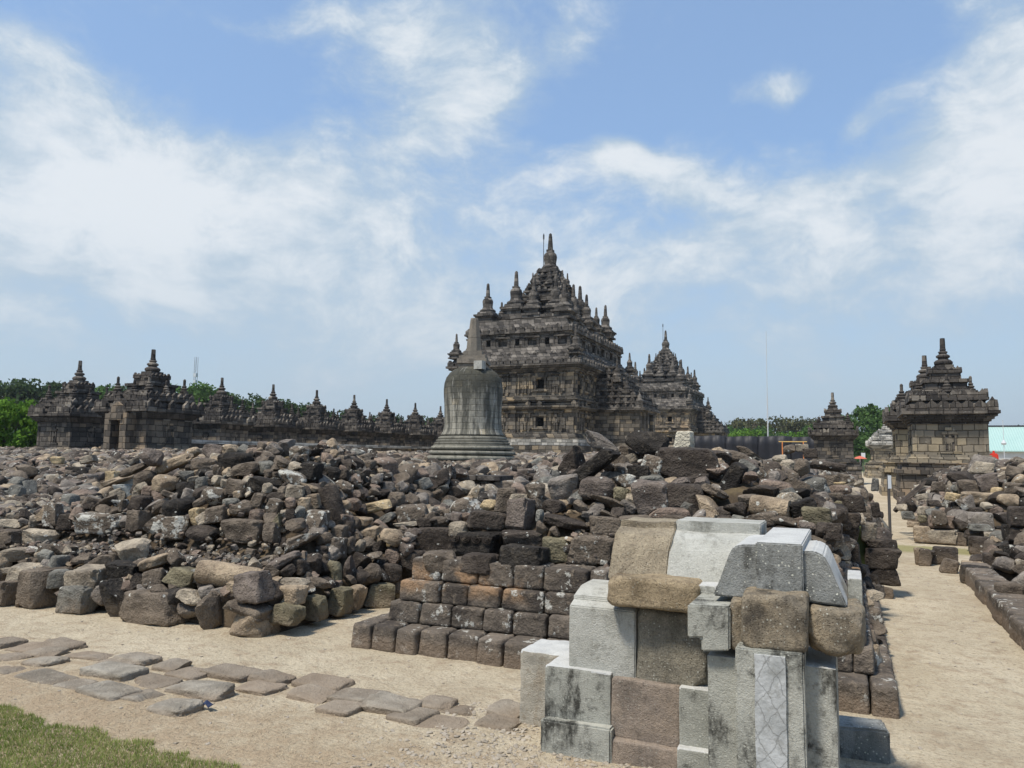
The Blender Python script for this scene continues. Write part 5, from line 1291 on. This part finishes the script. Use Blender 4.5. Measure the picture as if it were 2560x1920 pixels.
for k in range(26):
    x = W0.x+.08+k*(W1.x-W0.x-.1)/26
    for z in (1.0, 1.06, 1.12): q.box(x, x+.03+.015*(k % 3), 11.17, 11.205, z, z+.035)
o = q.build('carved_frieze', DKR, rw); o.matrix_parent_inverse = Matrix.Translation(-rw.location)
# ------------------------------------------------------------ fence, poles and far small things
FAB = plain('black shade cloth', (.020, .021, .026), .55, .5, 1.5)
def wavy(x0, y0, x1, y1, z0, z1, amp, step=.18):
    N = int(math.hypot(x1-x0, y1-y0)/step); V = []; dx, dy = (x1-x0)/N, (y1-y0)/N; L = math.hypot(dx, dy); nx, ny = -dy/L, dx/L
    for t in (0, .35, .7, 1):
        for i in range(N+1):
            a = noise.noise(Vector((i*.33, t*1.2, 2)))*amp+.35*amp*math.sin(i*1.7+t); tz = z0+(z1-z0)*t+(.05*math.sin(i*.23)+.06*noise.noise(Vector((i*.13, 9, 1))) if t == 1 else 0)
            V.append((x0+dx*i+nx*a, y0+dy*i+ny*a, tz))
    Fc = [(j*(N+1)+i, j*(N+1)+i+1, (j+1)*(N+1)+i+1, (j+1)*(N+1)+i) for j in range(3) for i in range(N)]; return V, Fc
fp0, fp1 = at_v(1735, 1110, 62), at_v(2062, 1110, 64); fz = 3.35
ff = empty('fabric_fence', (fp0.x, fp0.y, 0)); tag(ff, 'black fabric screening fence stretched between posts behind the centre heap', 'fence')
for k in range(4):
    a, b = k/4, (k+1)/4; q = MB(); q.add(*wavy(fp0.x+(fp1.x-fp0.x)*a, fp0.y+2*a, fp0.x+(fp1.x-fp0.x)*b, fp0.y+2*b, .9, fz-.03*(k % 2)-.03, .16))
    o = q.build('cloth_panel', FAB, ff, fixn=False); o.matrix_parent_inverse = Matrix.Translation(-ff.location); o.data.shade_smooth()
    sol = o.modifiers.new('thickness', 'SOLIDIFY'); sol.thickness = .02
for k in range(5): x = fp0.x+(fp1.x-fp0.x)*k/4; o = MB().lathe([(.04, 0), (.04, fz+.05)], 8).build('post', METAL, ff); o.matrix_parent_inverse = Matrix.Translation(-ff.location); o.location = (x, fp0.y+.5*k+.12, 0)
WHT = plain('white painted metal', (.55, .57, .58), .4, .05); p = at_v(1920, 1090, 66); zt = at_v(1919, 827, 66).z
o = MB().lathe([(.055, 0), (.05, zt*.55), (.03, zt*.55), (.018, zt)], 8).build('lightning_mast', WHT); o.location = (p.x, p.y, 0); tag(o, 'tall thin white mast standing behind the black fabric fence', 'mast')
ORA = plain('orange paint', (.62, .22, .07), .5, .1); p = at_v(1982, 1110, 48); hb = empty('trestle', (p.x, p.y, 1.9)); tag(hb, 'orange trestle with a yellow top rail in front of the black fence', 'trestle')
wd = .78; zt_ = at_v(1982, 1103, 48).z-1.9
MB().box(-wd, wd, -.04, .04, zt_-.05, zt_).build('top_rail', plain('yellow paint', (.60, .40, .14), .5, .1), hb)
for sx in (-1, 1):
    for sy in (-1, 1):
        l = MB().prism([(sx*(wd-.2)-.02, -1.9), (sx*(wd-.2)+.02, -1.9), (sx*(wd-.2)+.02, zt_-.05), (sx*(wd-.2)-.02, zt_-.05)], sy*.12-.02, sy*.12+.02).build('leg', ORA, hb)
STEEL = plain('steel pole', (.09, .085, .08), .35, .2); pb = at_z(2226, 1352); pt = at_v(2221, 1186, pb.y)
o = MB().lathe([(.028, 0), (.028, pt.z)], 12).build('steel_pole', STEEL); o.location = (pb.x, pb.y, 0); tag(o, 'thin dark steel pole planted beside the path behind the small stone stack', 'pole'); l = MB().box(-.012, .05, -.035, -.03, pt.z-.28, pt.z-.02).build('reflective_strip', WHT, o)
MOSS = plain('mossy green stone', (.075, .095, .035), .95, .4, 6); a = at_v(2146+20, 1400, 10.35); o = MB().box(-.11, .11, 0, .22, 0, .78).build('mossy_post', MOSS, bevel=.015); roughen(o, .008, 6, 3); o.location = (at_v(2157, 1390, 10.4).x, 10.4, 0); tag(o, 'square moss-green post standing between the black wall blocks and the small stack', 'post')
# white downpipe on the left
a = at_v(270, 1095, 27.2); o = MB().lathe([(.04, 0), (.04, at_v(270, 1058, 27.2).z)], 8).build('downpipe', WHT); o.location = (a.x, a.y, 0); tag(o, 'white upright pipe just left of the temple with a doorway', 'pipe')
# radio mast
p = at_v(488, 960, 260); zt = at_v(488, 893, 260).z; q = MB(); hgt = zt
for sx in (-.5, .5):
    for sy in (-.5, .5): q.box(sx-.07, sx+.07, sy-.07, sy+.07, 0, hgt)
for k in range(int(hgt/1.6)): q.prism([(-.5, k*1.6), (-.42, k*1.6), (.5, k*1.6+1.6), (.42, k*1.6+1.6)], -.5, -.42); q.box(-.5, .5, -.5, -.44, k*1.6, k*1.6+.08)
o = q.build('radio_mast', plain('galvanised lattice', (.30, .31, .33), .5), None); o.location = (p.x, p.y, 0); tag(o, 'lattice radio mast rising far behind the left trees', 'mast'); q = MB()
for z, s in ((hgt-9, .8), (hgt-12, .6), (hgt-15, .7)): q.box(-s, s, -.6, .6, z, z+1.6)
q.build('antenna', WHT, o)
# green-roofed building at the right edge
p0 = at_v(2472, 1150, 95); gb = empty('shed', (p0.x, p0.y, 0)); tag(gb, 'low building with a pale green sheet roof at the right edge', 'building'); zr0 = at_v(2500, 1128, 95).z; zr1 = at_v(2500, 1086, 95).z+.9
m, n = mat('green corrugated sheet'); P = n.n('ShaderNodeTexCoord').outputs['Object']; wv = n.n('ShaderNodeTexWave', i={'Vector': P, 'Scale': 1.3}); finish(n, n.mix(n.noise(P, .6), (.30, .45, .41), (.38, .52, .48)), .5, wv.outputs['Fac'] if 'Fac' in wv.outputs else wv.outputs[1], .03); GRF = m
MB().box(.3, 24, .3, 9.6, 0, zr0-.02).build('wall', plain('white plaster', (.55, .55, .53), .8), gb)
MB().prism([(0, zr0-.05), (5, zr1), (10, zr0-.05), (10, zr0+.05), (5, zr1+.1), (0, zr0+.05)], -.2, 25, 'x').build('roof', GRF, gb)
MB().prism([(.6, zr0), (5, zr1-.08), (9.4, zr0)], .0, .25, 'x').build('gable', plain('grey gable', (.36, .37, .38), .8), gb); MB().box(-.3, 25.1, 4.9, 5.1, zr1+.1, zr1+.25).build('ridge', METAL, gb)
RED = plain('red plastic', (.62, .05, .03), .45, .1); p = at_v(2485, 1150, 40); zc = at_v(2485, 1138, 40).z; o = MB().box(-.17, .17, -.17, .17, 0, .38, .02).build('water_tank', RED, bevel=.04); o.location = (p.x, p.y, zc-.3); tag(o, 'bright red box-like tank right of the tan-walled temple', 'tank'); o2 = MB().lathe([(.05, .38), (.04, .5)], 10).build('cap', RED, o); st = MB().box(-.2, .2, -.2, .2, -zc+.3, .0).build('stand', METAL, o)
p = at_v(2150, 1150, 95); zc = at_v(2150, 1147, 95).z; o = empty('parasol', (p.x, p.y, 0)); MB().lathe([(.75, zc), (.4, zc+.2), (.03, zc+.32)], 8).build('canopy', plain('faded red cloth', (.5, .13, .08), .8), o); MB().lathe([(.04, 0), (.04, zc+.1)], 8).build('pole', WHT, o); tag(o, 'small red parasol at the far end of the path', 'parasol')
p = at_v(2158, 1137, 100); o = empty('notice_board', (p.x, p.y, 0)); MB().box(-.22, .22, -.03, .03, 1.7, 2.4).build('board', WHT, o); MB().box(-.03, .03, -.0, .06, 0, 1.7).build('post', METAL, o); tag(o, 'small blank white board on a post beside the red parasol', 'board')
p = at_v(2511, 1140, 60); zt = at_v(2511, 1050, 60).z; o = MB().lathe([(.025, 0), (.015, zt)], 6).build('thin_pole', WHT); o.location = (p.x, p.y, 0); MB().lathe([(.12, at_v(2511, 1112, 60).z), (.16, at_v(2511, 1108, 60).z), (.05, at_v(2511, 1100, 60).z)], 10).build('lamp_head', WHT, o); tag(o, 'thin white pole with a lamp before the green roof', 'pole')
# big leaning slab on the right heap, rear
p = at_v(2465, 1165, 23); o = link(bpy.data.objects.new('stone', LIB['b'][4])); o.scale = (.85, .3, .75); o.location = (p.x, p.y, p.z-.12); o.rotation_euler = (-.4, .2, -.25); o.color = (*TONE['q'], .2); tag(o, 'big smooth grey slab leaning behind the right heap before the tan temple', 'stone', 'loose stones of the right heap')
# ------------------------------------------------------------ trees
def leaf_mat(name, a, b):
    m, n = mat(name); r = n.n('ShaderNodeNewGeometry').outputs['Random Per Island']; P = n.n('ShaderNodeNewGeometry').outputs['Position']
    c = n.mix(n.ss(n.noise(P, .25, 3), .35, .65), a, b); c = n.mix(n.m('MULTIPLY', r, .6), c, tuple(x*1.7 for x in b)); 
    d = n.n('ShaderNodeBsdfDiffuse', i={0: c}); t = n.n('ShaderNodeBsdfTranslucent', i={0: c}); mx = n.n('ShaderNodeMixShader', i={0: .3, 1: d.outputs[0], 2: t.outputs[0]}); n.n('ShaderNodeOutputMaterial', i={0: mx.outputs[0]}); return m
LG = leaf_mat('bright leaves', (.055, .12, .018), (.11, .20, .03)); LD = leaf_mat('dark leaves', (.03, .052, .022), (.052, .08, .032)); LM = leaf_mat('mid leaves', (.045, .085, .025), (.075, .13, .04)); LO = leaf_mat('olive brown leaves', (.06, .07, .03), (.10, .10, .05))
BARK = plain('bark', (.09, .07, .055), .95, .3, 3)
def crown_mesh(seed, lm, n_cl=46, leaves=70, ls=.16, flat=.62, open_=.0):
    r = np.random.default_rng(seed); V = []; Fq = []; k = 0
    for c in range(n_cl):
        a = r.uniform(0, 2*PI); q = r.uniform(0, 1)**.5; zc = r.uniform(-.5, 1); rad = math.sqrt(max(.04, 1-(zc*.9)**2))*q if zc > 0 else q*.9
        cc = np.array((rad*math.cos(a), rad*math.sin(a), zc*flat)); cr = r.uniform(.16, .34)
        d = r.normal(size=(leaves, 3)); d /= np.linalg.norm(d, axis=1)[:, None]; pp = cc+d*cr*r.uniform(.55, 1.08, (leaves, 1))*np.array((1, 1, .8))
        for p in pp:
            x = r.normal(size=3); x /= np.linalg.norm(x); y = np.cross(x, r.normal(size=3)); y /= np.linalg.norm(y); s = ls*r.uniform(.5, 1.1)*.5
            V += [p-x*s-y*s*.6, p+x*s-y*s*.6, p+x*s+y*s*.6, p-x*s+y*s*.6]; Fq.append((k, k+1, k+2, k+3)); k += 4
    me = bpy.data.meshes.new('crown'); me.from_pydata([tuple(v) for v in V], [], Fq); me.materials.append(lm); return me
def trunk_mesh(seed):
    r = random.Random(seed); mb = MB()
    def limb(p, q, r0_, r1_):
        d = (q-p); a = d.orthogonal().normalized(); b = d.cross(a).normalized(); k = len(mb.v)
        for (c, rr) in ((p, r0_), ((p+q)/2+a*.03, (r0_+r1_)/2), (q, r1_)):
            for i in range(7): t = 2*PI*i/7; mb.v.append(tuple(c+a*rr*math.cos(t)+b*rr*math.sin(t)))
        for j in range(2):
            for i in range(7): mb.f.append((k+j*7+i, k+j*7+(i+1) % 7, k+(j+1)*7+(i+1) % 7, k+(j+1)*7+i))
    top = Vector((0, 0, 0)); limb(Vector((0, 0, -1.4)), top, .09, .06)
    for i in range(6):
        a = i*PI/3+r.uniform(-.3, .3); e = Vector((math.cos(a)*.6, math.sin(a)*.6, r.uniform(.1, .5))); limb(top-Vector((0, 0, .3)), e, .045, .012)
        limb(e*.6, e*.6+Vector((math.cos(a+1)*.3, math.sin(a+1)*.3, .25)), .02, .006)
    return mb.mesh('trunk', BARK)
TR = {k: [(crown_mesh(s, lm, **kw), trunk_mesh(s)) for s in ss] for k, lm, ss, kw in (('g', LG, (1, 2), dict(ls=.10, leaves=110)), ('d', LD, (3, 4, 5), dict(ls=.11)), ('m', LM, (6, 7, 8), dict(ls=.11)), ('o', LO, (9, 10), dict(n_cl=30, flat=.35, ls=.09)), ('v', LM, (12,), dict(n_cl=60, leaves=110, ls=.085, flat=.8)))}
def tree(kind, px, ytop, dist, wpx, lab, grp='trees beyond the temples', hk=1.0, i=0):
    c = at_v(px, ytop, dist) if dist > 0 else None
    d = ray(px, ytop); d = d/math.hypot(d.x, d.y); p = Vector((0, 0, CZ))+d*(-dist if dist < 0 else dist)
    return c
def tree_d(kind, px, ytop, D, wpx, lab, k=0, hk=1., grp='trees beyond the temples'):
    d = ray(px, ytop); t = D/d.dot(f_); p = Vector((0, 0, CZ))+d*t; rad = wpx/F*D/2; cm, tm = TR[kind][k % len(TR[kind])]
    e = empty('tree', (p.x, p.y, 0)); fl = dict(g=.62, d=.62, m=.62, o=.35, v=.8)[kind]; H = rad*hk
    zc = p.z-H*fl*1.15
    c = link(bpy.data.objects.new('crown', cm), e); c.location = (0, 0, max(zc, H*.5)); c.scale = (rad, rad, H); c.rotation_euler = (0, 0, k*1.3)
    t_ = link(bpy.data.objects.new('trunk', tm), e); t_.location = c.location; t_.scale = (rad*.8, rad*.8, max(.3, c.location.z/1.4))
    tag(e, lab, 'tree', grp); return e
tree_d('g', 30, 1006, 46, 190, 'bright green leafy tree at the left edge beside the first temple', 0, 1.2)
tree_d('g', -60, 1030, 48, 150, 'low bright green bush-like tree cut off by the left edge', 1, 1.2)
for i, (k, x, y, D, w, l) in enumerate([('d', 10, 950, 120, 200, 'dark tree behind the bright green tree at the far left'), ('d', 95, 955, 125, 170, 'dark greyish tree left of the first temple'), ('m', 290, 965, 118, 130, 'green tree seen between the two leftmost temples'),
    ('m', 480, 963, 112, 190, 'green tree under the radio mast'), ('m', 545, 985, 118, 120, 'dark green tree right behind the receding row, right of the mast tree'), ('d', 610, 992, 118, 150, 'dark low tree behind the third temple of the row'), ('d', 700, 1000, 122, 150, 'dark tree behind the middle of the receding row'), ('d', 770, 1012, 130, 120, 'dark tree behind the fourth temple of the row'), ('d', 840, 1030, 140, 130, 'low dark tree before the row dips'), ('d', 960, 1040, 150, 140, 'low dark tree left of the bell stupa'),
    ('d', 1060, 1045, 150, 120, 'dark tree right behind the bell stupa')]):
    tree_d(k, x, y, D, w, l, i)
for i, (k, x, y, D, w, l) in enumerate([('m', 1830, 1068, 190, 90, 'green tree just right of the twin temple'), ('o', 1862, 1050, 200, 130, 'flat-topped olive tree right of the twin temple'), ('o', 1950, 1050, 210, 150, 'broad brownish tree behind the white mast'), ('o', 2030, 1052, 205, 110, 'spreading brown-green tree left of the narrow-roofed temple'), ('m', 1905, 1072, 185, 110, 'low green tree left of the white mast'), ('g', 1865, 1078, 170, 120, 'bright low bush above the black fence, left'), ('g', 1990, 1082, 170, 110, 'bright low bush above the black fence, right'), ('m', 2050, 1060, 150, 110, 'green tree touching the narrow-roofed temple'),
    ('m', 2110, 1040, 140, 80, 'green tree between the narrow-roofed temple and the round green tree'), ('v', 2188, 1012, 118, 140, 'big dense round green tree down the path'), ('m', 2150, 1085, 112, 90, 'green bushy tree at the end of the path'), ('d', 2575, 1062, 160, 110, 'dark tree at the right edge behind the green roof'), ('m', 1770, 1085, 200, 120, 'green tree low behind the twin temple'), ('m', 2290, 1090, 150, 120, 'green tree behind the spireless temple')]):
    tree_d(k, x, y, D, w, l, i, 1.25 if k == 'v' else 1.)
wood = []
q = [(crown_mesh(40, LD, 40, 50, .12), None)]; 
# distant hills
m, n = mat('far hills'); P = n.n('ShaderNodeNewGeometry').outputs['Position']; finish(n, n.mix(n.noise(P, .01, 4), (.04, .07, .035), (.07, .095, .05)), 1.); 
def hill(name, D, a0, a1, hf, dep):
    V = []; N = 160
    for j in range(7):
        t = j/6
        for i in range(N+1):
            a = R(a0+(a1-a0)*i/N); r_ = D+dep*t; V.append((r_*math.sin(a), r_*math.cos(a), hf(i/N)*math.sin(PI*min(1, t*1.0))**.8-2))
    Fc = [(j*(N+1)+i, j*(N+1)+i+1, (j+1)*(N+1)+i+1, (j+1)*(N+1)+i) for j in range(6) for i in range(N)]; o = MB().add(V, Fc).build(name, m, fixn=False); o.data.shade_smooth(); return tag(o, kind='structure')
hill('hills', 2100, -75, 30, lambda t: 66+34*noise.noise(Vector((t*9, 1, 0)))+14*noise.noise(Vector((t*31, 4, 0))) if True else 0, 600)
# belt of wood closing the plain
wd_ = MB(); r = random.Random(4); V = []; Fq = []
for i in range(15000):
    a = R(r.uniform(-64, 12)); D = r.uniform(230, 330); x, y, z = D*math.sin(a), D*math.cos(a), r.uniform(0, 1)**.7*(7.5+3.5*noise.noise(Vector((a*30, D*.02, 0)))); s = r.uniform(.5, 1.3)
    t = r.uniform(0, PI); dx, dy = math.cos(t)*s, math.sin(t)*s; tz = r.uniform(-.3, .3)*s; k = len(V); V += [(x-dx, y-dy, z-s*.5), (x+dx, y+dy, z-s*.5+tz), (x+dx*.8, y+dy, z+s*.5+tz), (x-dx*.8, y-dy, z+s*.5)]; Fq.append((k, k+1, k+2, k+3))
tag(MB().add(V, Fq).build('woodland', LM, fixn=False), 'belt of distant trees merging behind the temple court', 'woodland', kind='stuff')
# ------------------------------------------------------------ lawn, dry litter, pebbles
def in_lawn(u, v, e=0): return v < 3.13-.04*(u+4)+.12*nz(u, 0, 1.5, 8)+.10*nz(u, v, 5, 2)+.05*nz(u, v, 14, 3)+e and v > 1.9
m, n = mat('grass blades'); rr_ = n.n('ShaderNodeNewGeometry').outputs['Random Per Island']; P = n.n('ShaderNodeNewGeometry').outputs['Position']
c = n.mix(n.ss(n.noise(P, 2.5, 4), .35, .65), (.14, .20, .045), (.24, .29, .085)); c = n.mix(n.ss(rr_, .66, .8), c, (.32, .27, .14)); d = n.n('ShaderNodeBsdfDiffuse', i={0: c}); t = n.n('ShaderNodeBsdfTranslucent', i={0: c}); mx = n.n('ShaderNodeMixShader', i={0: .35, 1: d.outputs[0], 2: t.outputs[0]}); n.n('ShaderNodeOutputMaterial', i={0: mx.outputs[0]}); GRASS = m
V = []; Fq = []; r = random.Random(6); cnt = 0
while cnt < 120000:
    u, v = r.uniform(-6, -1.2), r.uniform(1.95, 3.55)
    edge = in_lawn(u, v); 
    if not edge and not (in_lawn(u, v, -.30*r.random()**2) ): 
        cnt += .3; 
        continue
    z = ground_z(u, v); h = r.uniform(.010, .030); a = r.uniform(0, 6.28); w = .0022; ln = r.uniform(.2, 1.1)*h; dx, dy = math.cos(a), math.sin(a); k = len(V)
    V += [(u-dy*w, v+dx*w, z), (u+dy*w, v-dx*w, z), (u+dx*ln, v+dy*ln, z+h)]; Fq.append((k, k+1, k+2)); cnt += 1
tag(MB().add(V, Fq).build('grass', GRASS, fixn=False), 'short mown green grass in the lower left corner', 'grass', kind='stuff')
m, n = mat('dry straw'); finish(n, n.mix(n.n('ShaderNodeNewGeometry').outputs['Random Per Island'], (.26, .18, .11), (.46, .38, .25)), .9); V = []; Fq = []
for i in range(26000):
    u, v = r.uniform(-7, .4), r.uniform(2.9, 5.2)
    if r.random() < (v-3.0)/1.9: continue
    z = ground_z(u, v)+.004; a = r.uniform(0, 6.28); l = r.uniform(.01, .045); dx, dy = math.cos(a)*l, math.sin(a)*l; w = .0018; k = len(V)
    V += [(u-dy*w/l, v+dx*w/l, z), (u+dy*w/l, v-dx*w/l, z), (u+dx, v+dy, z+r.uniform(0, .012)), ]; Fq.append((k, k+1, k+2))
tag(MB().add(V, Fq).build('dry_grass', m, fixn=False), 'dry straw litter between the lawn and the edging stones', 'dry grass', kind='stuff')
PEB = [low_rock('w', 400+i, 3) for i in range(6)]; it = []
for i in range(5200):
    if i < 3200: u, v = r.uniform(-2.2, .1)+.2*r.gauss(0, 1), r.uniform(3.2, 4.6); s = r.choice((.005, .006, .008, .01, .014, .02, .028))
    else: u, v = r.uniform(-8, 2.5), r.uniform(3., 13); s = r.choice((.006, .01, .016, .022))
    if surf(u, v) > .0 and s < .3: continue
    it.append(((u, v, ground_z(u, v)+s*.12), (s*r.uniform(.8, 1.6), s, s*.55), Euler((0, 0, r.uniform(0, 6))), r.randrange(99)))
me = rubble_mesh('pebbles', it, PEB); me.materials.clear(); me.materials.append(plain('pebble stone', (.31, .27, .215), .9, .5, 9)); tag(link(bpy.data.objects.new('gravel', me)), 'loose pebbles and chips scattered over the sandy earth', 'gravel', kind='stuff')
p = at_z(510, 1780, .02); q = MB(); q.add(*[[(0, 0, 0), (.05, .01, .02), (.09, -.01, .01), (.11, .02, .03), (.07, .05, .01), (.02, .05, .03)], [(0, 1, 5), (1, 4, 5), (1, 2, 4), (2, 3, 4)]]); o = q.build('plastic_scrap', plain('dark blue plastic', (.015, .02, .05), .3), fixn=False); sol = o.modifiers.new('t', 'SOLIDIFY'); sol.thickness = .004; o.location = (p.x-.05, p.y, .045); tag(o, 'crumpled dark blue plastic scrap on the sand by the low rounded stone', 'litter')
for ob in (cam,): pass
hm = bpy.data.materials.new('thin haze'); hm.use_nodes = True; n = NT(hm.node_tree); pv = n.n('ShaderNodeVolumePrincipled', i={'Color': (.86, .92, 1., 1), 'Density': .00022, 'Anisotropy': .3}); n.n('ShaderNodeOutputMaterial', i={1: pv.outputs[0]})
hz_ = MB().box(-3000, 3000, -700, 3300, -4, 140).build('haze', hm); tag(hz_, kind='stuff')
S.cycles.volume_bounces = 0; S.cycles.volume_step_rate = 10
